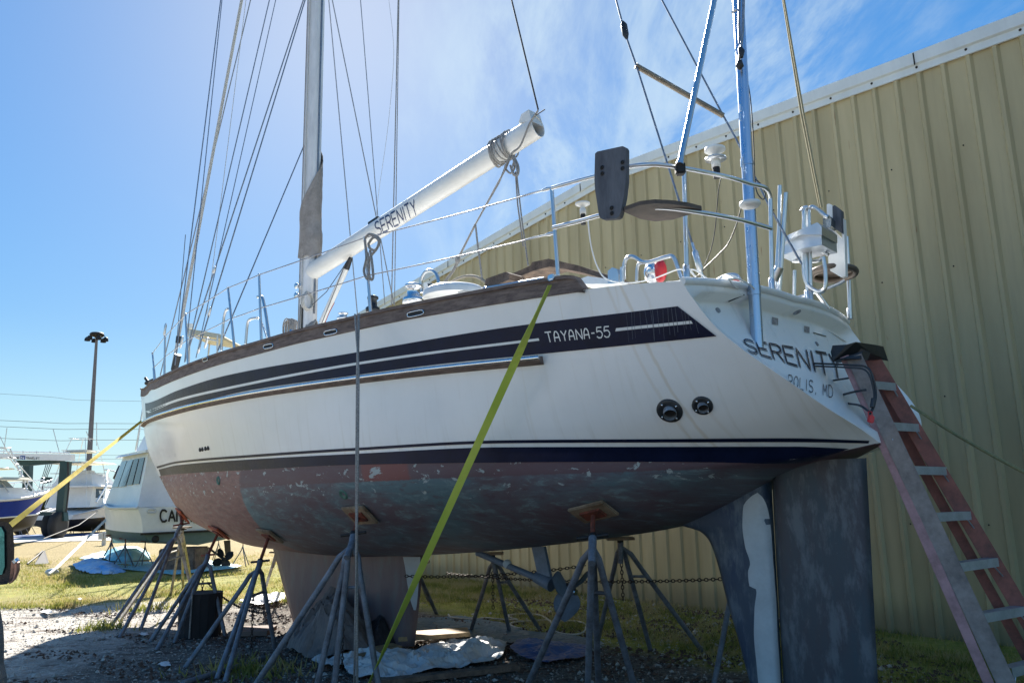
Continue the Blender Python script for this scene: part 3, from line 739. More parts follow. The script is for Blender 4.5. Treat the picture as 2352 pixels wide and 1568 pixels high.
vs = SC.view_settings; vs.view_transform = 'Standard'; vs.look = 'None'; vs.exposure = 1.5; vs.gamma = 1
# ================================================================== rig
def wire(name, pts, r, m, parent=yacht, n=6): return MB().tube(pts, r, n).build(name, m, parent)
def ext(a, b, k): return a+(b-a)*k
def lineto(xa, ya, yba, xb, yb_, ybb, k=1.35):          # from the deck up, carried on past the frame
    a, b_ = py(xa, ya, yba), py(xb, yb_, ybb); return [a, ext(a, b_, k)]
# mast
m0 = py(706, 770, 0); m1 = py(727, 0, 0); mdir = (m1-m0).normalized(); 
def mastp(z): return m0+mdir*((z-m0.z)/mdir.z)
def sect(c, rx, ry, n=20): return [c+UF*(math.cos(2*math.pi*k/n)*rx)+PP*(math.sin(2*math.pi*k/n)*ry) for k in range(n)]
mb = MB(); mb.grid([sect(mastp(z), .165, .125) for z in (3.5, 5, 8, 12, 17)], True, 0, True); mast = mb.build('mast', mastm, yacht)
MB().tube([mastp(z)-UF*.17 for z in (4.6, 17)], .016, 6).build('sail_track', wirem, mast)
MB().tube([mastp(z)+PP*.135+UF*.05 for z in (4.2, 17)], .008, 5).build('halyard', ropeG, mast)
MB().tube([mastp(z)+PP*.14-UF*.03 for z in (4.2, 17)], .007, 5).build('halyard', ropeL, mast)
canv = mat('grey_canvas', (.30, .27, .25), .95, 0, .3, 7, (.22, .2, .185), .4)
rows = []
for i in range(17):
    z = 5.50+2.0*i/16; k = min(1, .9+.25*math.sin(i*.7)*.2); cut = 1 if z < 6.3 else max(.02, 1-(z-6.3)/1.2)
    c = mastp(z); r = []
    for j in range(21):
        a = -math.pi*.62+ (math.pi*1.25*cut)*j/20
        r.append(c+(-UF*math.cos(a)*(.195+.05*(z < 5.9)*k)+PP*math.sin(a)*(.155+.012*math.sin(j*2+i)))+Vector((0, 0, .02*math.sin(j*1.3))))
    rows.append(r)
MB().grid(rows).build('mast_boot_cover', canv, mast)
sp = MB().prism([mastp(4.15)+PP*.127+UF*.02, mastp(4.15)+PP*.127-UF*.06, mastp(4.75)+PP*.127-UF*.06, mastp(4.75)+PP*.127+UF*.02], PP*.004).build('mast_slot', ironblack, mast)
for z, s2 in ((4.35, .3), (4.9, -.12), (5.05, .12)):
    c = mastp(z)+UF*(.14 if s2 > .2 else .05)+PP*.10
    MB().lathe(c, [(0, .1), (.04, .1), (.048, .09), (.03, .06), (.036, .02), (.05, 0)], 16, PP if s2 < .2 else (PP+UF).normalized()).build('mast_winch', chrome, mast)
def coil(c, ax_, dn, n, w, h, r, m, name, parent):
    mb = MB(); 
    for k in range(n):
        o = ax_*(k-n/2)*r*2.1; ph = random.uniform(-.1, .1); P = []
        for i in range(17):
            a = 2*math.pi*i/16; P.append(c+o+dn.cross(Vector((0, 0, 1)))*0+Vector((0, 0, -h/2))+Vector((0, 0, 1))*math.cos(a)*h/2*(1+ph)+(ax_.cross(Vector((0, 0, 1)))).normalized()*math.sin(a)*w/2*(1-ph)+ax_*math.sin(a*2)*r)
        mb.tube(P, r, 6, False)
    return mb.build(name, m, parent)
coil(mastp(4.58)+UF*.34+PP*.1, PP, UF, 8, .2, .36, .010, ropeG, 'rope_coil', mast)
coil(mastp(4.45)-UF*.20+PP*.06, UF, PP, 12, .12, .50, .010, ropeG, 'rope_coil', mast)
coil(mastp(4.92)-UF*.16+PP*.12, UF, PP, 5, .16, .28, .008, ropeL, 'rope_coil', mast)
# boom
b0 = py(716, 625, 0); b1 = py(1236, 290, 0); bd = (b1-b0).normalized()
bx = bd.cross(PP).normalized()
def bring(c, ra=.142, rb=.112, n=24): return [c+bx*(math.cos(2*math.pi*k/n)*ra)+PP*(math.sin(2*math.pi*k/n)*rb) for k in range(n)]
mb = MB(); rows = [bring(b0+(b1-b0)*i/12) for i in range(13)]; mb.grid(rows, True, 0, True)
rin = [bring(b1, .132, .102), bring(b1-bd*.6, .132, .102)]; mb.grid([rows[-1], rin[0]], False, 0, True); mb.grid(rin, True, 0, True)
mb.add(rin[1], [tuple(range(24))]); mb.add(rows[0], [tuple(range(24))])
boom = mb.build('boom', boomm, yacht); MB().tube([mastp(b0.z-.02)-UF*.1, b0+bd*.02], [.05, .06], 10).build('gooseneck', steel, boom); bbm = BVHTree.FromPolygons([Vector(v) for v in mb.v], mb.f)
if bx.z < 0: bx = -bx
MB().prism([b1-PP*.1+bx*.03, b1-PP*.1+bx*.2-bd*.02, b1-PP*.1+bx*.2-bd*.14, b1-PP*.1+bx*.12-bd*.2], PP*.2).build('boom_end_fitting', boomm, boom)
stroke_text('SERENITY', quadmap((868,541),(960,491),(951,459),(860,513), bbm, .004), .13, .8, .22, widths={'I':.3}).build('boom_lettering', mat('navy_outline', (.03, .05, .13), .4), boom)
MB().tube([b0+bd*.1*k+bx*.15 for k in range(24, 50)], .007, 5).build('boom_track_line', ropeD, boom)
lb = py(850, 520, .0)+bx*.02; MB().box(b0+bd*1.62+bx*.16, (.22, .05, .05), bd.to_track_quat('X', 'Z').to_matrix()).build('boom_cleat', blackplastic, boom)
# rope wrapped round the boom end
def onboom(x, y): return (py(x, y, 0)-b0).dot(bd)
t0 = onboom(1153, 332); mb = MB()
for k in range(9):
    c = b0+bd*(t0+.035*(k-4)); P = [c+bx*math.cos(a)*(.158+.02*random.random())+PP*math.sin(a)*(.130+.02*random.random())+bd*.03*math.sin(a+k) for a in [2*math.pi*i/20 for i in range(21)]]
    mb.tube(P, .010, 6, False)
mb.build('rope_wrap', ropeG, boom)
def pl(*pts, yb=0): return [py(x, y, yb) for x, y in pts]
wire('topping_lift', [py(1236, 252, 0), py(1175, 0, 0), ext(py(1236, 252, 0), py(1175, 0, 0), 2)], .011, ropeD)
wire('boom_end_rope', smooth_pts(pl((1236,254),(1222,275),(1213,292),(1195,335),(1176,352),(1168,372), yb=.14)), .012, ropeG)
mb = MB(); mb.tube(pl((1176,352),(1163,385),(1092,515), yb=.13), .011, 6); mb.tube(pl((1172,355),(1146,420),(1092,515), yb=.15), .010, 6)
mb.tube(pl((1092,515),(1053,592)), .014, 6); mb.tube(pl((1092,515),(1097,560),(1108,646)), .013, 6); mb.build('main_sheet', ropeG, yacht)
mb = MB()
for dx in (0, 4): mb.tube(smooth_pts(pl((1053+dx,592),(1040+dx,620),(1024+dx,642),(1006+dx,668))), .010, 6)
mb.ball(py(1051, 597, 0), .035, 6, (1, 1, 1.5)); mb.ball(py(1003, 664, 0), .03, 6); mb.build('sheet_tackle', ropeG, yacht)
mb = MB(); mb.tube(pl((1184,395),(1189,470),(1202,566), yb=.1), .010, 6); mb.tube(pl((1186,395),(1198,500),(1213,610), yb=.1), .010, 6)
mb.tube(smooth_pts(pl((1168,372),(1160,384),(1172,398),(1182,384),(1178,358),(1190,380),(1190,400),(1180,402),(1172,380), yb=.12)), .012, 6)
mb.tube(smooth_pts(pl((1180,372),(1176,392),(1188,404),(1186,382),(1178,365), yb=.16)), .012, 6)
mb.build('knotted_rope', ropeG, yacht)
# vang
v0, v1 = py(738, 742, .02), py(806, 592, .02)
MB().tube([v0, ext(v0, v1, .85)], .045, 12).build('boom_vang', boomm, yacht)
MB().tube([ext(v0, v1, .84), v1], [.05, .03], 10).build('vang_joint', blackplastic, yacht)
mb = MB(); mb.tube(pl((791,610),(750,670),(717,700), yb=.1), .006, 5); mb.tube(pl((791,612),(760,690),(738,745), yb=.1), .006, 5); mb.build('vang_tackle', ropeD, yacht)
MB().tube(pl((768,695),(755,720),(745,745), yb=.1), .006, 5).build('red_line', mat('red_line', (.4, .08, .05), .9, 0, .2, 20), yacht)
# standing rigging (seen as lines running out of the top of the picture)
RG = [('forestay',(368,862,.15),(575.6,0,0),.010,wirem),('furled_stay',(396,848,.3),(555.3,0,0),.028,ropeL),('cap_shroud',(402,838,.9),(507,0,.4),.010,wirem),('cap_shroud',(424,832,1.1),(510,0,.45),.008,wirem),
('shroud',(425,830,1.1),(619,0,.3),.009,wirem),('shroud',(450,822,1.2),(633.4,0,.3),.007,wirem),('shroud',(430,811,1.2),(697,0,.2),.010,wirem),('shroud',(456,802,1.3),(701,0,.2),.010,wirem),
('halyard_to_rail',(475,722,.9),(565,0,.3),.005,ropeL),('lower_shroud',(500,806,1.4),(698,335,.12),.009,wirem),
('starboard_shroud',(905,700,-1.9),(763,0,-.4),.010,wirem),('starboard_shroud',(823,745,-1.2),(755,0,-.3),.009,wirem),('starboard_shroud',(884,700,-1.8),(828,0,-.8),.008,wirem),('runner',(899,702,-1.6),(914.5,0,-.6),.010,wirem),('runner',(906,700,-1.65),(916.5,0,-.62),.008,wirem)]
for nm, a, b_, r, m_ in RG: 
    p = lineto(*a, *b_, 1.0 if nm == 'lower_shroud' else 1.3); wire(nm, p, r, m_)
wire('flag_halyard', smooth_pts(pl((893,0),(903,90),(903,160),(890,300),(870,440),(864,500), yb=-.4)), .003, ropeL)
mb = MB()                                              # turnbuckles of the shrouds
for xa, ya, xb, yb_ in ((377,772,381,742),(414,800,420,772),(455,812,462,775),(430,820,434,790),(478,730,484,705),(470,800,478,775),(490,628,494,612)):
    a, b_ = py(xa, ya, 1.2), py(xb, yb_, 1.2); mb.tube([a, a.lerp(b_, .2), a.lerp(b_, .5), a.lerp(b_, .8), b_], [.008, .022, .018, .022, .008], 8)
tb = mb.build('turnbuckles', steel, yacht); tb['kind'] = 'stuff'
MB().tube([py(400, 850, .5), py(409, 814, .5)], .06, 12).build('furler_drum', blackplastic, yacht)
MB().tube(pl((411,788),(413,772), yb=.6), [.06, .06], 10).build('anchor_light', blackplastic, yacht)
wire('whip_antenna', pl((407,775),(426,539), yb=.5), .006, ropeD)
# ---- stanchions, lifelines
def deckpt(x, inb=.05, sg=1, ref=None):
    q = q_at_x(x); X, s, y, z = side(q, 1, sg); return W(s, sg*(y-inb), z+.1), s, sg*(y-inb), z
def z_at(y_px, P):                                      # height of a vertical above P that meets picture row y
    lo, hi = P.z, P.z+3
    for _ in range(30):
        m = (lo+hi)/2
        if proj((P.x, P.y, m))[1] > y_px: lo = m
        else: hi = m
    return lo
tops = []
for bx_, ty, tx in ((348.5,811,350),(368.4,772.6,379),(422.8,722,425.8),(529,661,523.8),(590,631,595),(842,546,838)):
    P, s, y, z = deckpt(bx_); t = py(tx, ty, y); f_ = (t-P)
    if f_.length > .95: f_ = f_.normalized()*.8
    top = P+f_; st = MB().tube([P-Vector((0, 0, .05)), P+Vector((0, 0, .02)), top], [.022, .016, .013], 10).ball(top, .018, 5).build('stanchion', steel, yacht)
    tops.append((P, top))
P, s, y, z = deckpt(1275); pg = py(1266, 432, y); tops.append((P, pg))
for fr, nm in ((1, 'upper_lifeline'), (.52, 'lower_lifeline')):
    P = [a.lerp(b_, fr) for a, b_ in tops]; pts = []
    for a, b_ in zip(P[:-1], P[1:]): pts += sag(a, b_, .012 if (a-b_).length > 2 else .004, 6)[:-1]
    wire(nm, pts+[P[-1]], .006, wirem)
    a, b_ = P[-1], P[-2]; d = (b_-a).normalized(); MB().tube([a, a+d*.05, a+d*.1, a+d*.22, a+d*.3], [.012, .018, .009, .009, .006], 8).build('lifeline_turnbuckle', steel, yacht)
def hoop(pts, r, nm='grab_bar', m=steel): return MB().tube(smooth_pts(pts), r, 10).build(nm, m, yacht)
hoop(pl((508,805),(511,765),(514,730),(519,713),(524,709), yb=1.35), .018)
hoop(pl((564,790),(566,765),(569,741),(576,732),(590,730), yb=1.35), .018)
hoop(pl((618,777),(611,725),(604,688),(599,681),(592,682), yb=1.3), .021)
hoop(pl((613,775),(607,757),(598,735),(593,731), yb=1.3), .013)
# coiled line hanging on the midship stanchion
mb = MB(); a = tops[5][1]
for P in (((838,548),(848,538),(866,543),(872,556),(862,574),(850,570),(846,560)), ((846,560),(858,545),(870,552),(866,570),(852,588),(846,610),(850,640),(857,636),(854,600),(850,575)), ((838,552),(842,590),(836,622),(844,640),(848,610),(844,580))):
    mb.tube(smooth_pts(pl(*P, yb=1.95)), .014, 6)
mb.tube(smooth_pts(pl((844,640),(848,665),(847,690),(850,714), yb=1.9)), .011, 6)
mb.build('rope_coil', ropeG, yacht)
# ---- stern rails
zT, zM = 4.17, 3.83
def rail(pts, z0, z1, r=.0165, nm='stern_rail'):
    n = len(pts)-1; P = [pz(x, y, z0+(z1-z0)*i/n) for i, (x, y) in enumerate(pts)]
    return MB().tube(smooth_pts(P), r, 10).build(nm, steel, yacht), P
_, Q1 = rail([(1268,432),(1286,426.6),(1330,414.5),(1374,403),(1410,392.5),(1445.6,383),(1475,379),(1505,378),(1535,381),(1567.5,386),(1606,393),(1645.6,401),(1685,410),(1723.8,422),(1752,429),(1764,438),(1769,452)], 4.22, 4.10)
_, Q2 = rail([(1270,523),(1330,508),(1380,494),(1442.5,481),(1505,476.6),(1545,479),(1573.8,482.8),(1640,493),(1705,506),(1771,525)], 3.86, 3.76)
pA = deckpt(1275)[0]; MB().tube([pA, py(1267, 432, (pA-MO).dot(PP))], .0165, 10).build('rail_post', steel, yacht)
MB().box(pA+Vector((0, 0, .03)), (.2, .07, .05), Matrix.Rotation(-TH+math.pi/2, 3, 'Z'), 0, .01).build('fairlead_plate', chrome, yacht)
def post(x0, y0, x1, y1, zb, nm='rail_post', r=.0175):
    b_ = pz(x0, y0, zb); yb = (b_-MO).dot(PP); t = py(x1, y1, yb); MB().tube([b_, t], r, 10).lathe(b_, [(.026, 0), (.026, .1), (.018, .11)], 12).build(nm, steel, yacht); return b_, t
post(1578,640,1571,386,3.38); post(1773.8,668,1769.5,452,3.44)
post(1856,694,1846,482,3.46); post(1953,733,1944,548,3.46); post(1863,694,1858,482,3.46)
# aft gate hoops on the starboard half
G = lambda x, y: (1776.25+.2344*x, 398.1+.2344*y)      # crop of the gear on the stern
def gp(pts, yb=-.35): return [py(*G(x, y), yb) for x, y in pts]
hoop(gp([(275,370),(300,340),(330,335),(310,370),(300,500),(300,700),(300,960),(330,1080),(400,1140),(470,1160),(510,1110),(510,950),(490,820)], -.4), .018, 'gate_hoop')
hoop(gp([(350,1270),(350,900),(345,500),(345,380),(375,330),(430,350),(500,410),(540,430)], -.45), .019, 'gate_hoop')
hoop(gp([(720,620),(735,900),(755,1420)], -1.25), .019, 'rail_post')
hoop(gp([(160,1190),(230,1215),(420,1160),(600,1100),(700,1050)], -.7), .014, 'stern_bar')
hoop(gp([(205,1210),(210,950)], -.2), .016, 'rail_post')
hoop(gp([(370,700),(540,800)], -.5), .016, 'stern_bar')
hoop(gp([(190,860),(420,860),(480,820)], -.5), .016, 'stern_bar')
# folded bimini tubes
for x0, y0, x1, y1 in ((1612,1180,0,0),):
    pass
for a, b_, r in (((45,1180),(65,120),.018),((20,1180),(70,180),.014),((60,1150),(125,190),.019),((12,1150),(60,540),.015)):
    hoop(gp([a, b_], -.05), r, 'folded_frame_tube')
hoop(gp([(0,1050),(60,920)], .1), .04, 'rod_holder')
# barbecue box
def quadbox(front, dep, nm, m, parent=yacht): return MB().prism(front, dep).build(nm, m, parent)
bb = quadbox(gp([(50,680),(275,560),(470,600),(475,700),(270,740),(60,810)], -.25), PP*-.35, 'barbecue_box', mat('polished_box', (.55, .6, .66), .35, .85, .04, 2))
quadbox(gp([(55,690),(150,600),(430,480),(475,520),(475,600),(275,600)], -.2), PP*-.35, 'barbecue_lid', steel, bb)
# outboard bracket boards and life ring holder
wb = gp([(525,310),(540,297),(575,310),(580,560),(690,650),(685,440),(690,960),(705,1005),(660,1015),(560,960),(540,880)], -.75)
MB().prism(gp([(522,305),(545,296),(578,312),(590,560),(672,640),(668,445),(690,445),(708,1005),(665,1018),(558,955),(540,890)], -.75), PP*-.06).build('white_bracket_board', whiteplastic, yacht)
MB().prism(gp([(578,325),(600,312),(662,362),(668,585),(585,530)], -.70), PP*-.07).build('bracket_pad', greywood, yacht)
MB().prism(gp([(485,420),(550,420),(568,450),(565,515),(545,535),(485,525)], -.6), PP*-.14).build('stern_lamp', mat('lamp_housing', (.25, .28, .3), .2, .8, .3, 6), yacht)
mb = MB(); c = py(*G(585, 980), -.95); mb.tube([c+UF*math.cos(a)*.2+PP*math.sin(a)*.2+Vector((0, 0, .02*math.sin(a))) for a in [2*math.pi*i/28 for i in range(29)]], .03, 8, False)
mb.lathe(c, [(0, .03), (.17, .03), (.19, 0), (.17, -.02)], 24); mb.build('round_seat', mat('brown_pan', (.13, .105, .085), .5, .3, .3, 6), yacht)
MB().tube([py(*G(425, 1165), -.7), py(*G(540, 1320), -.8)], .02, 8).build('backstay_turnbuckle', chrome, yacht)
# radar pole, braces, backstays
pb = py(1739, 800, .78); pt_ = py(1695, 0, .70)
MB().tube([pb-Vector((0, 0, .1)), ext(pb, pt_, 1.35)], .047, 20).tube([ext(pb, pt_, .14), ext(pb, pt_, .165)], .053, 20).tube([ext(pb, pt_, .50), ext(pb, pt_, .52)], .052, 20).build('radar_pole', mat('blue_tinted_steel', (.42, .52, .66), .3, .95, .04, 2), yacht)
mb = MB(); mb.tube(pl((1699,-40),(1697,60),(1700,115),(1698,140), yb=.80), .012, 6); mb.tube(pl((1709,-40),(1706,70),(1702,110), yb=.82), .012, 6); mb.build('pole_hoses', wirem, yacht)
MB().tube(pl((1700,110),(1703,118),(1702,133), yb=.84), [.018, .028, .018], 8).build('block', blackplastic, yacht)
MB().tube(pl((1699,140),(1699,152),(1699,160), yb=.82), [.02, .035, .012], 8).build('block', blackplastic, yacht)
MB().tube(pl((1681,30),(1692,22), yb=.8), .012, 6).build('pole_cleat', steel, yacht)
for xx_, yy_ in ((1700,240),(1703,370),(1700,262)): MB().tube(pl((xx_, yy_),(xx_+1, yy_+16), yb=.845), .007, 6).build('pole_cleat', chrome, yacht)
a, b_ = pz(1561, 378, 4.14), py(1641, 0, 1.2); MB().tube([ext(a, b_, .04), ext(a, b_, 1.4)], .022, 12).tube([a, ext(a, b_, .04)], [.03, .02], 10).build('pole_brace', steel, yacht)
MB().box(pz(1562, 388, 4.12), (.07, .07, .09), None, 0, .01).build('rail_clamp', ironblack, yacht)
wire('backstay', pl((1602,600),(1560,462),(1462,152),(1437,82),(1415,0),(1394,-75), yb=.9), .009, wirem)
MB().tube([ext(py(1615,640,.9), py(1590,558,.9), t) for t in (0, .2, .25, .75, .8, 1)], [.012, .012, .026, .026, .012, .012], 10).build('backstay_turnbuckle', steel, yacht)
MB().tube(pl((1430,50),(1433,58),(1437,80),(1440,90), yb=.9), [.012, .03, .03, .012], 10).build('stay_insulator', blackplastic, yacht)
wire('backstay', pl((1520,0),(1660,264),(1690,318),(1770,480),(1841,606), yb=.2), .009, wirem)
MB().tube([py(1460, 151, .9), py(1661, 266, .2)], .026, 10).build('stay_spreader_bar', mat('bronze_track', (.22, .19, .15), .45, .7, .4, 10), yacht)
mb = MB(); mb.tube(pl((1883,475),(1840,260),(1792,-40), yb=-.45), .010, 6); mb.tube(pl((1887,476),(1846,262),(1794,-40), yb=-.42), .009, 6); mb.build('tan_halyard', mat('tan_rope', (.34, .29, .17), .9, 0, .3, 50), yacht)
wire('black_cable', smooth_pts(pl((1706,150),(1714,175),(1724,230),(1731,330),(1733,400),(1738,440),(1752,458),(1758,446),(1748,424),(1735,412), yb=.6)), .005, blackplastic)
wire('black_cable', smooth_pts(pl((1657,405),(1650,440),(1643,520),(1634,570),(1618,610), yb=.8)), .004, blackplastic)
wire('black_cable', smooth_pts(pl((1702,478),(1690,520),(1672,560),(1650,585),(1622,612),(1600,635),(1560,640), yb=.8)), .005, blackplastic)
wire('white_cable', smooth_pts(pl((1350,500),(1354,540),(1360,575),(1372,612),(1392,640),(1440,650),(1500,640),(1560,618),(1573,632),(1560,645),(1530,648), yb=1.3)), .006, whiteplastic)
wire('white_cable', smooth_pts(pl((1584,618),(1598,636),(1586,622),(1600,622),(1640,652),(1665,662), yb=1.1)), .007, whiteplastic)
mb = MB()
for k in range(6): mb.tube(smooth_pts([pz(1668+k*3+rx, 636+k*1.5+ry, 3.50-.03*k+rz) for rx, ry, rz in ((-8,-2,.02),(10,-4,.0),(44,14,0),(50,30,0),(30,30,0),(4,14,0),(-8,-2,.02))]), .007, 6, False)
mb.build('white_cable_coil', whiteplastic, yacht)
# antennas on the rails
def mushroom(x, y0, y1, r, yb):
    a, b_ = py(x, y0, yb), py(x+1.5, y1, yb); h = (b_-a).length; u = Vector((0, 0, 1)); 
    o = MB().lathe(a, [(0, 0), (r*.42, 0), (r*.42, h*.42), (r*.3, h*.43), (r*.3, h*.66), (r*.75, h*.72), (r, h*.80), (r*.97, h*.9), (r*.6, h*.985), (0, h)], 20).build('gps_antenna', whiteplastic, yacht)
    MB().tube([a-u*.09, a], r*.34, 10).build('antenna_clamp', ironblack, o); return o
o = mushroom(1339, 492, 463, .062, 1.55); o = mushroom(1645, 385, 335, .085, .95)
MB().lathe(py(1644, 367, .95), [(0, .0), (.085, .0), (.085, .012), (0, .012)], 20).build('antenna_collar', steel, yacht)
MB().lathe(pz(1723, 475, 3.85), [(0, 0), (.065, .0), (.078, .018), (.074, .035), (.045, .045), (0, .048)], 24).build('disc_antenna', whiteplastic, yacht)
# boards on the quarter rail
fr = (pz(1375, 403, 4.17)-MO).dot(PP)
PB = [(1375,357),(1380,352.5),(1438,340),(1443,342),(1445.5,347),(1445.5,420),(1441,455),(1433,494),(1430,501),(1424,505),(1393,507.5),(1387,504),(1384,498),(1375,440),(1373.5,415)]
D = lambda pts, yb: [py(x, y, yb) for x, y in pts]
ob_ = MB().prism(D(PB, fr+.04), PP*.045).build('outboard_mount_board', greywood, yacht)
for x, y in ((1383,385),(1383.5,399),(1430,373),(1430,387),(1405,478),(1405.5,490)): MB().lathe(py(x, y, fr+.087), [(0, 0), (.014, 0), (.017, .004), (.010, .006)], 12, PP).build('bolt', ironblack, ob_)
SB1 = [(1433,484),(1450,474),(1480,468),(1510,466),(1545,468),(1580,473),(1612,483),(1590,488),(1560,498),(1535,506),(1505,510),(1470,505),(1450,497)]
z_ = 3.80; mb = MB(); P = [pz(x, y, z_) for x, y in ((1433,487),(1470,503),(1505,509),(1545,505),(1580,494),(1612,484))]
Q = [pz(x, y, z_) for x, y in ((1433,484),(1470,471),(1505,467),(1545,469),(1580,474),(1612,482))]
mb.grid([P, Q], False); mb.grid([[p+Vector((0, 0, .03)) for p in Q], [p+Vector((0, 0, .03)) for p in P]], False); mb.grid([[p+Vector((0, 0, .03)) for p in P], P], False); mb.grid([Q, [p+Vector((0, 0, .03)) for p in Q]], False)
mb.build('quarter_seat_board', mat('dark_seat_wood', (.10, .075, .06), .7, 0, .4, 7), yacht)
# ---- deck gear
def upright(x, y, zb): return pz(x, y, zb)
def winch(x, y, zb, r, h, m=chrome): return MB().lathe(pz(x, y, zb), [(0, 0), (r, 0), (r, h*.25), (r*.62, h*.35), (r*.58, h*.75), (r*.8, h*.8), (r*.8, h*.92), (r*.5, h), (0, h)], 20).build('sheet_winch', m, yacht)
winch(950, 697, 4.02, .13, .24); winch(856, 716, 4.03, .085, .2, mat('black_winch', (.03, .035, .04), .3, .6)); winch(788, 733, 4.12, .08, .09)
hoop(pl((968,672),(967,645),(976,626),(989,621),(1001,628),(1007,645),(1008,668), yb=.5), .022, 'pedestal_guard')
MB().prism(pl((970,684),(974,648),(990,650),(1006,654),(1012,690), yb=.35), -PP*.2).build('instrument_pod', whiteplastic, yacht)
MB().prism(pl((983,651),(1007,654),(1010,674),(990,674), yb=.36), PP*.01).build('instrument_screen', glassdark, yacht)
MB().prism(pl((1010,654),(1032,656),(1036,672),(1012,674), yb=.36), PP*.02).build('instrument_screen', glassdark, yacht)
c = py(1020, 690, .3); MB().tube([c+(PP*-.3+UF*math.cos(a)*.55)*1+Vector((0, 0, math.sin(a)*.45-.1)) for a in [math.pi*i/24 for i in range(25)]], .018, 8).build('steering_wheel', mat('leather_rim', (.26, .23, .19), .7), yacht)
MB().lathe(pz(1045, 672, 3.98), [(0, .05), (.3, .04), (.35, 0), (.35, -.06)], 24).build('cockpit_table', whiteplastic, yacht)
MB().tube([pz(1055, 672, 4.02), pz(1250, 640, 3.93)], .02, 10).build('sheet_track', steel, yacht)
hoop(pl((1433,642),(1434,606),(1442,591),(1456,590),(1483,603),(1530,590),(1546,590),(1556,612),(1566,641), yb=.2), .02, 'grab_rail')
hoop(pl((1462,645),(1465,610),(1478,602),(1487,601), yb=.15), .016, 'grab_rail')
hoop(pl((1640,650),(1665,634),(1690,632),(1700,645), yb=.2), .018, 'grab_rail')
c = py(1516, 622, .0); MB().ball(c, .12, 10, (.55, .85, 1)).build('red_spotlight_lens', redplastic, yacht); MB().ball(c+UF*.09+Vector((0, 0, 0)), .115, 10, (.75, .9, .95)).build('spotlight_shell', chrome, yacht)
MB().ball(pz(1690, 656, 3.45), .05, 6).build('red_lens', redplastic, yacht)
MB().prism(pl((1396,652),(1396,622),(1406,614),(1416,617),(1421,630),(1421,650), yb=.9), -PP*.05).build('tang_plate', steel, yacht)
MB().tube(pl((1429,648),(1429,614), yb=.9), [.022, .02], 8).build('tiller_pin', steel, yacht)
mh = MB().prism(pl((1325,652),(1325,643),(1350,634),(1400,641),(1440,652), yb=.5), -PP*.8).build('coaming', whitepaint, yacht)
# bow gear: anchor roller
MB().tube([py(334, 868, 0), py(345, 884, 0)], .03, 8).tube([py(336, 880, 0), py(352, 873, 0)], .04, 8).build('anchor_roller', ironblack, yacht)
hoop(pl((353,873),(352,850),(351,846), yb=.1), .012, 'bow_post')
bst = pl((1640,650),(1641,650), yb=.5)
# timbers lying on the cockpit coaming
for nm, P, yb, t, lab in (('old_plank',((1113,654),(1116,640),(1162,624),(1170,628),(1170,642),(1142,653),(1118,657)),.7,.25,'short dark weathered timber at the forward end of the yacht deck pile'),
    ('old_plank',((1168,640),(1168,632),(1218,610),(1222,602),(1260,594),(1330,610),(1410,636),(1412,645),(1330,624),(1262,612),(1225,622),(1190,636)),.4,.3,'long cracked timber plank sloping aft along the yacht deck')):
    ps = pl(*P, yb=yb); c = sum(ps, Vector())/len(ps); mb = MB().prism(ps, -PP*t); o = mb.build(nm, oldwood); tag(o, lab, 'timber', 'timbers on the yacht deck')
# ================================================================== yard: boat stands
jackgrey = mat('grey_painted_tube', (.17, .19, .225), .6, .3, .35, 8, (.085, .085, .095), .25)
jackwhite = mat('faded_grey_tube', (.36, .35, .31), .75, .2, .4, 8, (.18, .14, .11), .25)
orangep = mat('orange_pad', (.42, .09, .03), .7, 0, .4, 14, (.16, .06, .035), .3)
chainm = mat('rusty_chain', (.055, .04, .033), .7, .5, .4, 30)
def k38(x, y): return (232.75+.2344*x, 1163.75+.2344*y)
def chain(a, b_, sg, name='chain', parent=None, link=.05, r=.0055):
    pts = sag(a, b_, sg, 40); ln = sum((pts[i+1]-pts[i]).length for i in range(40)); n = max(2, int(ln/(link*.78))); mb = MB()
    for i in range(n):
        t = (i+.5)/n*40; k = min(39, int(t)); c = pts[k].lerp(pts[k+1], t-k); d = (pts[k+1]-pts[k]).normalized(); x, y = frame_of(d)
        e = x if i % 2 else y
        mb.tube([c+d*math.cos(a_)*link/2+e*math.sin(a_)*link*.3 for a_ in [2*math.pi*j/8 for j in range(9)]], r, 4, False)
    return mb.build(name, chainm, parent)
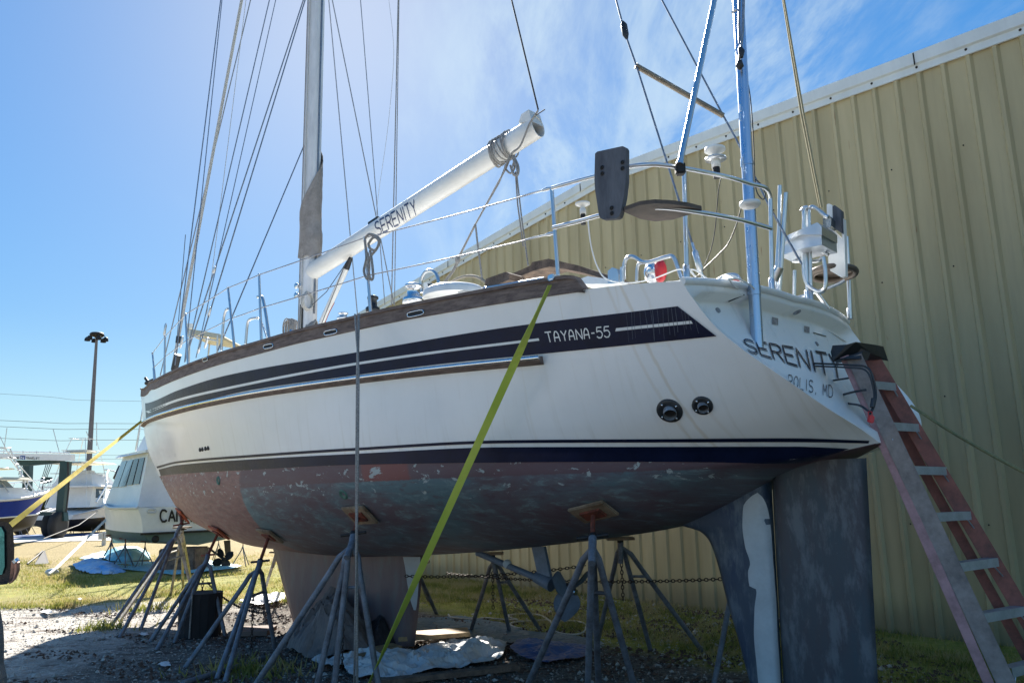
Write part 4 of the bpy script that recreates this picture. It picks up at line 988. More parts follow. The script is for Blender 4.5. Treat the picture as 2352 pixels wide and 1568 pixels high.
def stand(label, padpx, headpx, feet, coll, mat_=None, padm=None, legs3=None, r=.027, onhull=True, padtilt=None, brace=True, ydef=1.2, handle=True, grp='boat stands propping up the large yacht'):
    m = mat_ or jackgrey
    F_ = [gnd(*f) if len(f) == 2 else gnd(f[0], f[1], f[2]) for f in feet]
    cx = sum(F_, Vector())/len(F_); cx.z = 0
    root = thing('boat_stand', label, 'boat stand', tuple(cx), grp)
    if onhull:
        pad = None; k_ = 0
        while pad is None: pad = hit(padpx[0]+k_, padpx[1]-k_*.5, 0); nrm = (hit(padpx[0]+k_, padpx[1]-k_*.5, 1)-pad).normalized() if pad is not None else None; k_ += 2
    else: pad = py(*padpx, ydef); nrm = Vector((0, 0, -1))
    hd = py(*headpx, (pad-MO).dot(PP)+(.25 if onhull else 0)); co = py(*coll, (pad-MO).dot(PP)+(.2 if onhull else 0))
    x, y = frame_of(nrm)
    if onhull:
        sx_ = UF-nrm*UF.dot(nrm); sx_.normalize(); sy = nrm.cross(sx_)
        rot = Matrix((sx_, sy, nrm)).transposed()
        p = MB().box(pad+nrm*.025, (.36, .26, .03), rot, 0, .008).build('pad', padm or plywood, root)
        MB().box(pad+nrm*.05, (.2, .12, .02), rot).build('pad_plate', rusty, p)
    else: MB().box(pad-Vector((0, 0, 0)), (.3, .2, .03)).build('pad', plywood, root)
    MB().tube([pad+nrm*.05, co], .02, 10).build('screw', rusty, root)
    d = (pad-co).normalized(); hx, hy = frame_of(d)
    if handle:
        MB().tube([co-hx*.13+hy*.02, co+hx*.13-hy*.02], .014, 8).lathe(co-d*.03, [(.03, 0), (.036, .02), (.036, .05), (.02, .06)], 12, d).build('screw_handle', rusty if padm else ironblack, root)
    MB().tube([co, hd, hd-d*.22], [.034, .034, .03], 12).build('head_tube', m, root)
    for f in F_:
        f2 = Vector(f); k = (f2-hd); a = hd+Vector((0, 0, -.04)); e = hd+k*.10+Vector((k.x, k.y, 0)).normalized()*.03
        MB().tube([a, e, hd+k*.2+Vector((k.x, k.y, 0)).normalized()*.02, f2], [r*.9, r, r, r], 10).build('leg', m, root)
    if brace:
        P = [hd.lerp(f, .3) for f in F_]
        for i in range(1): 
            MB().tube([P[-1-i], P[-2-i]], r*.6, 6).build('brace', m, root)
    return root, hd, F_
A = stand('leaning grey stand nearest the yacht bow with orange top', (415,1183), k38(735,265), [k38(80,1190), k38(175,1285), k38(380,1215), k38(920,930)], k38(785,170), padm=orangep)
B = stand('grey stand with rust red screw standing in front of the black drum', (505,1219), k38(1035,520), [k38(480,1315), k38(540,1405), k38(715,1335), k38(1215,1275)], k38(1045,470), padm=orangep)
Cc = stand('grey stand left of the keel with a thin wooden pad', (622,1226), q2(130,760), [(424,1535),(497,1560),(516,1568),(632,1491)], q2(137,730))
Dd = stand('pale blue grey stand in front of the yacht keel', (829,1178), q2(762,600), [(575,1590),(722,1600),(764,1605),(874,1600)], q2(770,545), r=.029)
Ee = stand('nearest blue grey stand with tilted square pad between keel and rudder', (1363,1169), (1361,1246), [(1205,1588),(1349,1612),(1376,1590),(1466,1606)], (1361,1232), r=.029)
stand('dim grey stand beside the propeller shaft with a hanging chain', C(820,250), C(835,330), [C(555,1230), C(1045,1240), C(1430,1215)], C(830,300), onhull=False, ydef=-.9)
D4 = lambda x, y: (1378+.1758*x, 1194+.1758*y)
stand('dark grey stand between propeller and skeg near the shed', D4(265,240), D4(268,300), [(1372,1476),(1494.7,1494),(1615,1497)], D4(265,270), onhull=False, ydef=-1.0)
stand('grey stand half hidden behind the skeg and rudder', (1690,1290), (1690,1330), [(1640,1572),(1740,1560),(1790,1500)], (1690,1310), onhull=False, ydef=-1.0)
stand('faded stand behind the leaning bow stand on the far side', k38(795,200), k38(790,235), [k38(680,865), k38(800,800), k38(880,720), k38(180,1112)], k38(795,215), mat_=jackwhite, onhull=False, ydef=-.6)
stand('thin far stand seen just left of the keel leading edge', (640,1255), (634,1275), [(603,1370),(662,1330),(700,1400)], (636,1268), mat_=jackwhite, onhull=False, ydef=-.9)
stand('far stand behind the trailing edge of the keel', (962,1290), (962,1320), [(1004,1412),(930,1420),(985,1380)], (962,1305), onhull=False, ydef=-1.2)
tag(chain(py(*C(250,500), -.9), py(*q3(820,635), -.9), .06), 'long rusty chain strung between the stands under the yacht', 'chain')
c1 = py(*C(830,480), -.9); tag(chain(c1, c1-Vector((0, 0, .45)), 0), 'short chain dangling from the stand beside the propeller shaft', 'chain')
c1 = py(*D4(280,560), -1.0); tag(chain(c1, c1-Vector((0, 0, .4)), 0), 'short chain dangling from the dark stand beside the skeg', 'chain')
c1 = py(*C(0,510), -.7); tag(chain(py(*q2(1120,830), .2), py(*C(2000,400), -.9), .05), 'rusty chain stretched from keel past the propeller strut', 'chain')
c1 = py(*k38(995,700), 1.0); tag(chain(c1, c1-Vector((0, 0, .75)), 0), 'chain hanging above the black drum', 'chain')
tag(chain(py(*k38(1040,740), .9), py(*k38(1620,1040), 1.2), .1), 'rusty chain slung low between the two stands left of the keel', 'chain')
c1 = py(*q2(700,1080), 1.3); tag(chain(c1, gnd(*q2(692,1470)), 0), 'chain hanging down inside the pale stand in front of the keel', 'chain')
c1 = py(*k38(1490,850), 1.2); tag(chain(c1, c1-Vector((0, 0, .8)), 0), 'chain hanging beside the keel leading edge stand', 'chain')
# black drum of staves
c = gnd(*k38(960,1262)); mb = MB()
for k in range(18): a = 2*math.pi*k/18; mb.box(c+Vector((math.cos(a)*.27, math.sin(a)*.27, .29)), (.03, .097, .58), Matrix.Rotation(a, 3, 'Z'))
mb.lathe(c, [(0, .575), (.26, .575)], 18); tag(mb.build('black_drum', mat('black_staves', (.022, .02, .022), .8, 0, .4, 5)), 'black round drum of upright staves standing under the yacht bow', 'drum')
tag(MB().tube([c+Vector((-.01, -.30, .60)), c+Vector((-.01, -.32, .02))], .012, 6).build('hanging_strap', ropeG), 'thin grey strap hanging down the front of the black drum', 'strap')
# ---------------- straps and ropes holding the yacht
def strapmesh(pts, w, m, name, twist=0, t=.0025):
    rows = []; n = len(pts)
    for i, p in enumerate(pts):
        d = (pts[min(i+1, n-1)]-pts[max(0, i-1)]).normalized(); v = (CAM-p).normalized(); s = d.cross(v).normalized(); nn = s.cross(d)
        a = twist(i/(n-1)) if callable(twist) else twist; e = s*math.cos(a)+nn*math.sin(a); k = nn*math.cos(a)-s*math.sin(a)
        rows.append([p-e*w/2+k*t, p+e*w/2+k*t, p+e*w/2-k*t, p-e*w/2-k*t, p-e*w/2+k*t])
    return MB().grid(rows, False).build(name, m)
m_lime, nt, b = new_mat('lime_webbing'); ob = tc(nt)
wv = noise(nt, mapping(nt, ob, (1, 1, 1)), 90, 3, .5); f1 = noise(nt, ob, 1.4, 4, .6)
L(nt, mixc(nt, mth(nt, 'MULTIPLY', wv, .35), ramp(nt, f1, [(.35, (.40, .50, .06)), (.65, (.60, .66, .12))]).outputs[0], (.25, .38, .04)), b.inputs['Base Color']); b.inputs['Roughness'].default_value = .7
b.inputs['Subsurface Weight'].default_value = 0
b.inputs['Transmission Weight'].default_value = 0
s0 = py(1263, 655, 2.05); s1 = gnd(838, 1590)
def tw(t): return 1.15 if t < .06 else (1.15-1.15*min(1, (t-.06)/.12))+(1.25*max(0, (t-.55)/.35) if t > .55 else 0)*1.0
pts = [s0.lerp(s1, i/60) for i in range(61)]
tag(strapmesh(pts, .062, m_lime, 'ratchet_strap', lambda t: min(1.3, tw(t))), 'lime green webbing strap running from the yacht rail down to the ground', 'strap')
m_yel = mat('yellow_webbing', (.62, .47, .03), .7, 0, .25, 5)
a = py(325, 967, .1); b_ = at(18, 1210, 6.5)
tag(strapmesh([a.lerp(b_, i/20) for i in range(25)], .048, m_yel, 'ratchet_strap', .35), 'yellow webbing strap stretched from the yacht bow to the left', 'strap')
a = py(824, 722, 2.1); b_ = gnd(820, 1592); tag(MB().tube([a, py(821, 850, 2.3), py(819, 1100, 2.35), b_], .013, 8).tube([a+PP*.03+UF*.02, py(824, 850, 2.33), py(822, 1100, 2.38), b_+UF*.05], .009, 8).build('hanging_rope', ropeG), 'grey doubled rope hanging from the yacht rail to the ground', 'rope')
tag(MB().tube(sag(py(2093, 932, -1.4), at(2420, 1118, 5.5), .03, 10), .014, 8).build('tan_line', mat('tan_rope2', (.24, .22, .10), .9, 0, .3, 50)), 'olive rope running from behind the stepladder towards the shed wall', 'rope')
a = gnd(*q2(1100,930)); 
# ---------------- tarpaulins, boards, hoses
def cloth(poly, n, amp, seed, m, name, base=0.03, fr=3.0, hump=.0):
    """crumpled sheet lying on the ground inside a picture polygon"""
    rnd = random.Random(seed); P = [gnd(*p) for p in poly]; bm = bmesh.new(); vs = [bm.verts.new((p.x, p.y, 0)) for p in P]; f = bm.faces.new(vs)
    bmesh.ops.triangulate(bm, faces=[f]); 
    for _ in range(n): bmesh.ops.subdivide_edges(bm, edges=[e for e in bm.edges if e.calc_length() > .05], cuts=1, use_grid_fill=False); bmesh.ops.triangulate(bm, faces=bm.faces[:])
    bnd = [(P[i], P[(i+1) % len(P)]) for i in range(len(P))]
    for v in bm.verts:
        q = Vector((v.co.x*fr*.55, v.co.y*fr*.75, seed*3.1)); q += mnoise.noise_vector(q*1.3)*.45
        d_, _p = mnoise.voronoi(q); z = (d_[1]-d_[0])*-.55+.5; d2, _p = mnoise.voronoi(q*2.7+Vector((5, 1, 2))); z += (d2[1]-d2[0])*-.22+.12+.25*mnoise.noise(q*.8)
        dd = min(((Vector((v.co.x, v.co.y))-(A_.xy+(B_.xy-A_.xy)*max(0, min(1, (Vector((v.co.x, v.co.y))-A_.xy).dot(B_.xy-A_.xy)/max(1e-6, (B_.xy-A_.xy).length_squared)))))).length for A_, B_ in bnd)
        e = min(1, dd/.25); v.co.z = base+(z-.45)*amp*1.5*(.3+.7*e)+hump*min(1, dd/.45)**.8+rnd.uniform(-.004, .004); v.co.x += rnd.uniform(-.006, .006)
        v.co.z = max(v.co.z, .012)
    for f in bm.faces: f.smooth = False
    me = bpy.data.meshes.new(name); bm.to_mesh(me); bm.free(); me.materials.append(m); o = bpy.data.objects.new(name, me); COL.objects.link(o); return o
m_wt = mat('white_tarp', (.60, .61, .62), .5, 0, .12, 2, (.42, .40, .38)); m_bt = mat('blue_tarp', (.015, .09, .28), .45, 0, .35, 3, (.015, .05, .15))
m_gt = mat('grey_green_tarp', (.06, .11, .135), .5, 0, .3, 2, (.07, .10, .12)); m_dk = mat('dark_brown_tarp', (.15, .125, .115), .6, 0, .35, 2.5, (.09, .075, .075)); m_bk = mat('black_tarp', (.02, .018, .022), .55, 0, .4, 3)
m_ct = mat('aqua_tarp', (.10, .42, .52), .45, 0, .3, 1.2, (.45, .62, .66))
q_ = lambda *p: [q2(*a) for a in p]
tag(cloth(q_((1190,1130),(1500,1110),(1780,1160),(1900,1210),(2352,1260),(2352,1330),(1850,1300),(1600,1260),(1190,1235)), 5, .05, 3, m_gt, 'tarpaulin'), 'flat grey green tarpaulin spread on the ground behind the boards', 'tarpaulin')
tag(cloth(q_((1830,1340),(1880,1290),(2060,1290),(2352,1330),(2352,1400),(2080,1450),(1900,1400)), 5, .12, 5, m_bt, 'tarpaulin', .05, 3, .05), 'dark blue tarpaulin bunched on the ground right of the white one', 'tarpaulin')
tag(cloth(q_((482,1445),(540,1400),(600,1425),(780,1385),(960,1360),(1150,1370),(1420,1295),(1640,1285),(1810,1310),(1785,1400),(1710,1440),(1480,1470),(1280,1500),(1060,1550),(860,1545),(740,1530),(700,1470),(620,1480)), 6, .26, 11, m_wt, 'tarpaulin', .05, 4.2, .05), 'crumpled white tarpaulin lying in front of the keel', 'tarpaulin')
tag(cloth(q_((310,1350),(380,1270),(520,1200),(700,1160),(820,1190),(900,1260),(880,1370),(620,1400),(400,1390)), 5, .55, 21, m_dk, 'tarpaulin', .05, 3.2, .52), 'crumpled brown canvas tarpaulin heaped against the keel front', 'tarpaulin')
tag(cloth(q_((820,1190),(1000,1170),(1080,1280),(1060,1330),(880,1360),(800,1290)), 5, .12, 24, m_bk, 'tarpaulin', .05, 2, .62), 'black tarpaulin draped beside the keel', 'tarpaulin')
def board(px, w, th_, m, name, z0=.03, z1=None):
    a, b_ = gnd(*px[0], z0), gnd(*px[1], z1 if z1 is not None else z0); d = (b_-a); n = Vector((-d.y, d.x, 0)).normalized()*w
    u = Vector((0, 0, th_)); return MB().prism([a, b_, b_+n, a+n], u).build(name, m)
newwood = mat('new_plywood', (.36, .24, .12), .75, 0, .3, 5, (.2, .12, .06), .2)
tag(board((q2(1075,1275), q2(1560,1240)), .4, .05, newwood, 'board', .10, .12), 'clean brown plywood board lying against the keel above the white tarpaulin', 'board')
tag(board((q2(700,1405), q2(1100,1320)), .25, .03, newwood, 'board', .05, .09), 'tan board poking out between the canvas heap and white tarpaulin', 'board')
tag(board((q2(880,1585), q2(1900,1470)), .13, .05, oldwood, 'board', .02), 'long dark beam lying in front of the white tarpaulin', 'board')
tag(board((k38(1240,1270), k38(1620,1260)), .5, .06, mat('brown_plank', (.17, .12, .10), .85, 0, .3, 5), 'board', .02), 'brown plank on the ground left of the keel', 'board')
tag(MB().tube([gnd(420, 1568, .03), gnd(640, 1502, .03)], .03, 8).build('pipe', jackgrey), 'grey pipe lying on the gravel in front of the left stands', 'pipe')
hose = MB(); hm = mat('pale_hose', (.42, .39, .33), .7, 0, .2, 10)
HP = ((275,1015),(300,1050),(400,1065),(590,1075),(750,1060),(900,1075),(1140,1085),(1060,1060),(1030,1040),(1060,1020),(1250,1010),(1420,1025),(1500,1060),(1590,1100),(1850,1100),(2000,1140),(1980,1235),(1850,1270),(1640,1240),(1590,1160),(1560,1110),(1500,1085),(1300,1100),(1120,1110),(1050,1140),(1120,1180),(1200,1195))
hose.tube(smooth_pts([gnd(*C(*p), .03) for p in HP], 6), .014, 6)
tag(hose.build('hose', hm), 'pale hose snaking over the grass under the yacht stern', 'hose')
# keel block
kb = MB(); p = gnd(*q2(1000,1300)); 
# ---------------- stepladder leaning on the transom
fib = mat('faded_orange_fibreglass', (.29, .10, .075), .6, 0, .4, 5, (.15, .062, .05), .15); fibg = mat('grimy_fibreglass', (.27, .23, .21), .7, 0, .4, 4, (.15, .125, .115), .2); pinkf = mat('pink_fibreglass', (.40, .23, .235), .7, 0, .35, 5, (.26, .15, .15), .2)
alu = mat('dull_aluminium', (.42, .46, .52), .4, .7, .2, 10)
lt = W(-8.02, -.25, 2.86)
lad = thing('stepladder', 'tall orange stepladder folded and leaning on the yacht transom', 'ladder', tuple(gnd(2320, 1700)))
def lp(x, y, dep): return at(x, y, dep)
# rails run parallel: left rail L, right rail Rr; depth falls from top to foot
def railpts(p0, p1, d0, d1): return at(*p0, d0), at(*p1, d1)
dT, dB = 6.25, 5.45
L0, L1 = railpts((1961,818), (2326,1600), dT, dB)          # front-left rail outer face centre
R0, R1 = railpts((1995,808), (2465,1600), dT+.28, dB+.28)
def chan(a, b_, w, dth, wd, m, nm, flange=.03):
    d = (b_-a).normalized(); wd = (wd-d*wd.dot(d)).normalized(); n = d.cross(wd)
    P = [a-wd*w/2, a+wd*w/2]
    mb = MB(); rot = Matrix((wd, n, d)).transposed(); ln = (b_-a).length; c = (a+b_)/2
    mb.box(c, (w, .006, ln), rot); mb.box(c+wd*(w/2)+n*flange/2, (.006, flange, ln), rot); mb.box(c-wd*(w/2)+n*flange/2, (.006, flange, ln), rot); return mb.build(nm, m, lad)
view = (CAM-L0); dL = (L1-L0).normalized(); side_ = dL.cross(view).normalized()
rr_ = (R0-L0); fwd = rr_-dL*rr_.dot(dL); 
chan(L0, L1, .115, .03, side_, fibg, 'rail'); 
chan(R0, R1, .11, .03, side_, fib, 'rail')
K0, K1 = railpts((1939,818), (2285,1600), dT+.05, dB+.03); chan(K0, K1, .062, .02, side_, pinkf, 'rear_rail', .02)
K2, K3 = railpts((1975,818), (2410,1600), dT+.42, dB+.42); chan(K2, K3, .07, .02, side_, fib, 'rear_rail', .02)
for y1_, x1_, x2_, y2_ in ((884,2010,2056,889),(979,2052,2108,983),(1080,2106,2172,1082),(1188,2157,2227,1184),(1303,2210,2290,1291),(1420,2266,2352,1403),(1545,2330,2420,1520)):
    t = (y1_-818)/(1600-818); d1 = dT+(dB-dT)*t**.9
    a, b_ = at(x1_-4, y1_, d1), at(x2_+4, y2_, d1+.26); w_ = Vector((0, 0, .030)); dep = (b_-a).cross(Vector((0, 0, 1))).normalized(); 
    if dep.dot(view) > 0: dep = -dep
    mb = MB(); mb.prism([a-w_, b_-w_, b_+w_, a+w_], dep*.004); mb.prism([a+w_, b_+w_, b_+w_+dep*.085, a+w_+dep*.085], Vector((0, 0, .004)))
    st = mb.build('step', alu, lad)
    mb = MB().tube([a+(b_-a)*.05-w_, a+(b_-a)*-.02-w_*3.5], .006, 5); mb.tube([b_-(b_-a)*.12-w_, b_+(b_-a)*.10-w_*4], .006, 5); mb.build('step_brace', alu, st)
ca = [at(x, y, d) for x, y, d in ((1908,808,6.35),(1912,793,6.4),(1945,791,6.3),(1966,785,6.3),(2012,792,6.45),(2024,826,6.5),(2010,818,6.4),(1982,806,6.25),(1975,824,6.2),(1930,823,6.22),(1912,830,6.3))]
MB().prism(ca, (WN*-.12)).build('top_cap', blackplastic, lad)
c = at(2000, 962, 5.85); tag(MB().box(c, (.045, .03, .055), Matrix.Rotation(.3, 3, 'Y'), 0, .006).tube([c+Vector((-.014, 0, .025)), c+Vector((-.014, 0, .055)), c+Vector((.014, 0, .055)), c+Vector((.014, 0, .025))], .004, 6).build('red_padlock', redplastic), 'small red padlock hanging on the stepladder cable', 'padlock')
mb = MB(); bc = [((1775,832),7.15),((1860,834),6.6),((1955,838),6.1),((1988,842),6.02),((2003,860),5.98),((2012,900),5.95),((2008,930),5.9),((2000,948),5.87)]
mb.tube(smooth_pts([at(*p, d) for p, d in bc]), .009, 6); mb.tube(smooth_pts([at(p[0]-4, p[1]+6, d) for p, d in bc]), .008, 6)
mb.tube(smooth_pts([at(*p, d) for p, d in (((1914,912),6.7),((1960,900),6.2),((1990,895),6.1))]), .009, 6); mb.tube(smooth_pts([at(*p, d) for p, d in (((1862,886),6.8),((1900,876),6.6),((1950,868),6.3))]), .008, 6)
mb.tube(smooth_pts([at(*p, d) for p, d in (((1914,912),6.7),((1945,925),6.4),((1975,931),6.0),((1996,945),5.87))]), .009, 6)
mb.tube([at(2006,915,5.9), at(2003,935,5.88)], .018, 8); tag(mb.build('lock_cable', mat('black_cable_sleeve', (.035, .038, .045), .5, 0, .3, 20)), 'black security cable looped round the stepladder top and yacht stern', 'cable')
# ---------------- pickup mirror at the left edge
tr_ = thing('pickup_truck', 'silver pickup truck at the left edge showing its black door mirror', 'truck', tuple(gnd(-150, 1568)))
car = mat('silver_car_paint', (.42, .43, .44), .25, .7, .05, 2, None, 0, (1, 1, 1), .5, .6)
dm = 2.9
def mp_(x, y, d=dm): return at(x, y, d)
hs = [(-60,1196),(2,1196),(20,1200),(30,1212),(33,1260),(32,1318),(28,1332),(15,1341),(-5,1343),(-60,1345)]
bm_ = MB().grid([[mp_(*p) for p in hs], [mp_(p[0]-1, p[1], dm+.14) for p in hs]], False).add([mp_(*p) for p in hs], [tuple(range(len(hs)))]).add([mp_(p[0]-1, p[1], dm+.14) for p in hs], [tuple(range(len(hs)))]).build('mirror_housing', mat('black_gloss_housing', (.015, .016, .018), .25, 0, .2, 5), tr_)
MB().prism([mp_(*p, dm-.004) for p in ((-60,1207),(4,1209),(11,1222),(12,1300),(6,1318),(-60,1318))], -FW*.004).build('mirror_glass', mat('mirror_glass', (.12, .42, .45), .05, .9, .02, 1), bm_)
MB().prism([mp_(*p) for p in ((26,1286),(38,1293),(38,1312),(30,1332),(20,1341),(24,1310))], FW*.02).build('mirror_lamp', mat('orange_clear_lamp', (.5, .25, .18), .15, .2, .4, 30), bm_)
MB().tube([mp_(34,1284), mp_(39,1290)], .012, 8).build('mirror_hinge', chrome, bm_)
MB().prism([mp_(*p) for p in ((-260,1400),(-40,1352),(-6,1372),(2,1405),(8,1440),(10,1480),(9,1520),(16,1550),(18,1640),(-260,1700))], -FW*.25).build('door', car, tr_)

MB().tube([mp_(-60,1280,3.0), mp_(-20,1330,3.0)], .05, 10).build('mirror_arm', blackplastic, tr_)
# ================================================================== things beyond the yacht
def vp(x, y, Y):                                        # on the upright plane Y metres ahead
    d = ray(x, y); return CAM+d*(Y/d.y)
def Tq(x, y): return (x*.15625, 980+y*.15625)
YH = Vector((0, 1, 0))
bwhite = mat('boat_white', (.72, .73, .73), .35, 0, .08, 1.5); bshade = mat('boat_pale_grey', (.52, .54, .56), .4, 0, .1, 2); dkbot = mat('dark_bottom_paint', (.018, .017, .02), .6, 0, .3, 2)
bluep = mat('deep_blue_gelcoat', (.004, .030, .25), .4, 0, .15, 1, None, 0, (1, 1, 1), .15); cream = mat('cream_canvas', (.58, .54, .42), .8, 0, .1, 2); greenb = mat('stained_green_bottom', (.07, .12, .10), .7, 0, .4, 1.6, (.12, .17, .17))
wtube = mat('white_tube', (.7, .72, .74), .3, .3, .05, 5); gr_steel = mat('lift_green_paint', (.018, .05, .048), .5, .1, .3, 1.2); cwin = mat('cabin_window', (.03, .035, .04), .1, 0, .2, 2); lwin = mat('sky_window', (.25, .32, .38), .08, .2, .1, 2)
class Boat:
    def __init__(s, name, label, A, B, beam, prof, mats, full=.9, cat='motorboat', tp=(.5, 2.3)):
        s.A, s.B = Vector(A), Vector(B); s.u = (s.B-s.A).normalized(); s.L = (s.B-s.A).length; s.v = Vector((-s.u.y, s.u.x, 0)); s.beam = beam
        s.root = thing(name, label, cat, tuple(s.A)); s.prof = prof
        T = lambda t, k: interp(t, [(p[0], p[k]) for p in prof])
        rows = []; n = 26
        def hb(t): return beam/2*(full+(1-full)*min(1, t/.3) if t < tp[0] else max(.01, 1-((t-tp[0])/(1-tp[0]))**tp[1]))
        s.hb = hb
        for i in range(n+1):
            t = i/n; h = hb(t); zs_, zw_, zc, zk = T(t, 1), T(t, 2), T(t, 3), T(t, 4); rk = (1-zw_/max(zs_, .1))*0
            def X(v, z): 
                rake = -(s.L*.13)*max(0, (t-.55)/.45)**2*(zs_-z)/max(.1, zs_-zk); return s.A+s.u*(s.L*t+rake)+s.v*v+Vector((0, 0, z))
            half = [X(h, zs_), X(h*.985, zs_-.12*(zs_-zw_)), X(h*.93, zs_*.5+zw_*.5), X(h*.90, zw_), X(h*.90, zw_), X(h*.82, zc), X(0, zk)]
            oth = [X(-h*.82, zc), X(-h*.90, zw_), X(-h*.90, zw_), X(-h*.93, zs_*.5+zw_*.5), X(-h*.985, zs_-.12*(zs_-zw_)), X(-h, zs_)]
            rows.append(half+oth)
        mb = MB()
        for a, b_, mi in ((0, 3, 0), (4, 8, 1), (9, 12, 0)): mb.grid([r[a:b_+1] for r in rows], True, mi)
        mb.add(rows[0], [(0, 1, 2, 3, 9, 10, 11, 12)], False, 0); mb.add(rows[0], [(4, 5, 6, 7, 8)], False, 1)
        mb.build('hull', mats, s.root); s.rows = rows
        MB().grid([[r[0]-Vector((0, 0, .06)), r[0].lerp(r[12], .5)+Vector((0, 0, .02)), r[12]-Vector((0, 0, .06))] for r in rows]).build('deck', bwhite, s.root)
        for k in (0, 12): MB().tube([r[k] for r in rows], .045, 6).build('rub_strake', bshade, s.root)
        s.T = T
    def P(s, t, v, z): return s.A+s.u*(s.L*t)+s.v*(v*s.beam/2)+Vector((0, 0, z))
    def house(s, nm, t0, t1, z0, z1, w0, w1, rf=.1, ra=.02, m=None):     # cabin: rf/ra = rake of front and back
        q = [s.P(t0, w0, z0), s.P(t1, w0*.9, z0), s.P(t1, -w0*.9, z0), s.P(t0, -w0, z0)]; r = [s.P(t0+ra, w1, z1), s.P(t1-rf, w1*.85, z1), s.P(t1-rf, -w1*.85, z1), s.P(t0+ra, -w1, z1)]
        o = MB().add(q+r, [(0,1,5,4),(1,2,6,5),(2,3,7,6),(3,0,4,7),(4,5,6,7)]).build(nm, m or bwhite, s.root); s.faces = dict(port=(q[0],q[1],r[1],r[0]), front=(q[1],q[2],r[2],r[1]), stbd=(q[2],q[3],r[3],r[2]), back=(q[3],q[0],r[0],r[3])); o_faces = s.faces; return o
    def pane(s, face, u0, u1, v0, v1, m=None, parent=None, skew=0):
        a, b_, c, d = s.faces[face]; f = lambda u, v: (a.lerp(b_, u)).lerp(d.lerp(c, u), v); n = (b_-a).cross(d-a).normalized()
        mid = (a+b_+c+d)/4; n = n if n.dot(mid-s.P(.5, 0, mid.z)) > 0 else -n
        if face in ('front',): n = s.u if n.dot(s.u) < 0 else n
        if face == 'back': n = -s.u
        P = [f(u0+skew, v0), f(u1, v0), f(u1, v1), f(u0, v1)]; return MB().prism([p+n*.01 for p in P], n*.012).build('window', m or cwin, parent or s.root)
def small_stand(loc, h, rz, label, grp, proto=[None]):
    if proto[0] is None:
        r = thing('boat_stand', label, 'boat stand', (0, 0, 0), grp)
        MB().box((0, 0, 1.0), (.3, .3, .04)).build('pad', rusty, r); MB().tube([(0, 0, 1), (0, 0, .7)], .02, 6).build('screw', rusty, r)
        for k in range(3): a = 2*math.pi*k/3; MB().tube([(0, 0, .8), (math.cos(a)*.06, math.sin(a)*.06, .62), (math.cos(a)*.42, math.sin(a)*.42, 0)], .022, 6).build('leg', jackgrey, r)
        proto[0] = r
    else:
        r = proto[0].copy(); COL.objects.link(r)
        for c in proto[0].children: d = c.copy(); COL.objects.link(d); d.parent = r
    r.location = loc; r.rotation_euler = (0, 0, rz); r.scale = (h, h, h); r['label'] = label; r['group'] = grp
    return r
# ---- the white motor cruiser with its stern to the camera
tcx = Vector((-8.9, 22.5, 0)); bw = Vector((-14.9, 29.0, 0))
cb_ = Boat('motor_cruiser', 'white motor cruiser with green stained bottom and dark name on its stern', tcx, bw, 3.3, [(0,1.72,1.06,.86,.66),(.3,1.72,1.06,.84,.62),(.6,1.85,1.06,.8,.58),(.85,2.08,1.08,.78,.52),(1,2.36,1.12,.9,.5)], [bwhite, greenb], 1, 'motorboat', (.12, 1.6))
h1 = cb_.house('cabin', .16, .58, 1.72, 3.3, .74, .62, .10, .0); cb_.pane('back', .06, .42, .35, .92, cwin, h1); 
for u in (.5, .75): cb_.pane('port', u, u+.2, .40, .9, lwin, h1); cb_.pane('front', u-.42, u-.12, .4, .9, lwin, h1)
for u in (.08, .29): cb_.pane('port', u, u+.17, .42, .9, cwin, h1)
cb_.pane('port', .5, .72, .4, .88, lwin, h1)
h2 = cb_.house('flybridge', .24, .44, 3.3, 3.9, .45, .38, .05, .02)
cb_.house('roof_lip', .13, .50, 3.26, 3.34, .72, .72, .02, 0)
MB().tube([cb_.P(.3, .6, 3.4), cb_.P(.2, .7, 4.6), cb_.P(.2, -.7, 4.6), cb_.P(.3, -.6, 3.4)], .035, 6).build('arch', wtube, cb_.root)
mb = MB(); P4 = [vp(428, 757, 23.5), vp(508, 771, 23.5)]; d_ = P4[1]-P4[0]
for t in (.1, .9):
    p = P4[0]+d_*t; mb.tube([p, Vector((p.x, p.y+.2, 3.8))], .03, 6); mb.tube([p+YH*1.6, Vector((p.x, p.y+1.2, 3.8))], .03, 6)
mb.tube([vp(430, 770, 23.4), vp(500, 783, 23.4)], .025, 6); mb.build('tower_frame', wtube, cb_.root)
MB().prism([vp(428, 757, 23.5), vp(430, 754, 23.5), vp(506, 767, 23.5), vp(509, 771, 23.5), vp(507, 777, 23.5), vp(429, 766, 23.5)], YH*1.8).build('hard_top', cream, cb_.root)
MB().tube([vp(436, 755, 24), vp(436, 744, 24)], .1, 8).build('radar_dome', bwhite, cb_.root)
MB().prism([cb_.P(-.005, .95, 1.0), cb_.P(-.005, -.95, 1.0), cb_.P(-.005, -.95, 1.06), cb_.P(-.005, .95, 1.06)], -cb_.u*.05).build('waterline_strip', ironblack, cb_.root)
trans_bvh = BVHTree.FromPolygons([cb_.P(-.004, 1, .6), cb_.P(-.004, -1, .6), cb_.P(-.004, -1, 1.8), cb_.P(-.004, 1, 1.8)], [(0, 1, 2, 3)])
tl_ = stroke_text('CANADA', quadmap((368,1197),(478,1198),(478,1172),(368,1171), trans_bvh, .01), .2, .72, .2); tl_.build('name_lettering', ironblack, cb_.root)
c = cb_.P(-.002, .70, .88); MB().lathe(c, [(0, .02), (.09, .02), (.1, 0)], 14, -cb_.u).build('exhaust', ironblack, cb_.root)
c = vp(349, 1173, 21.9)-cb_.u*.3; 
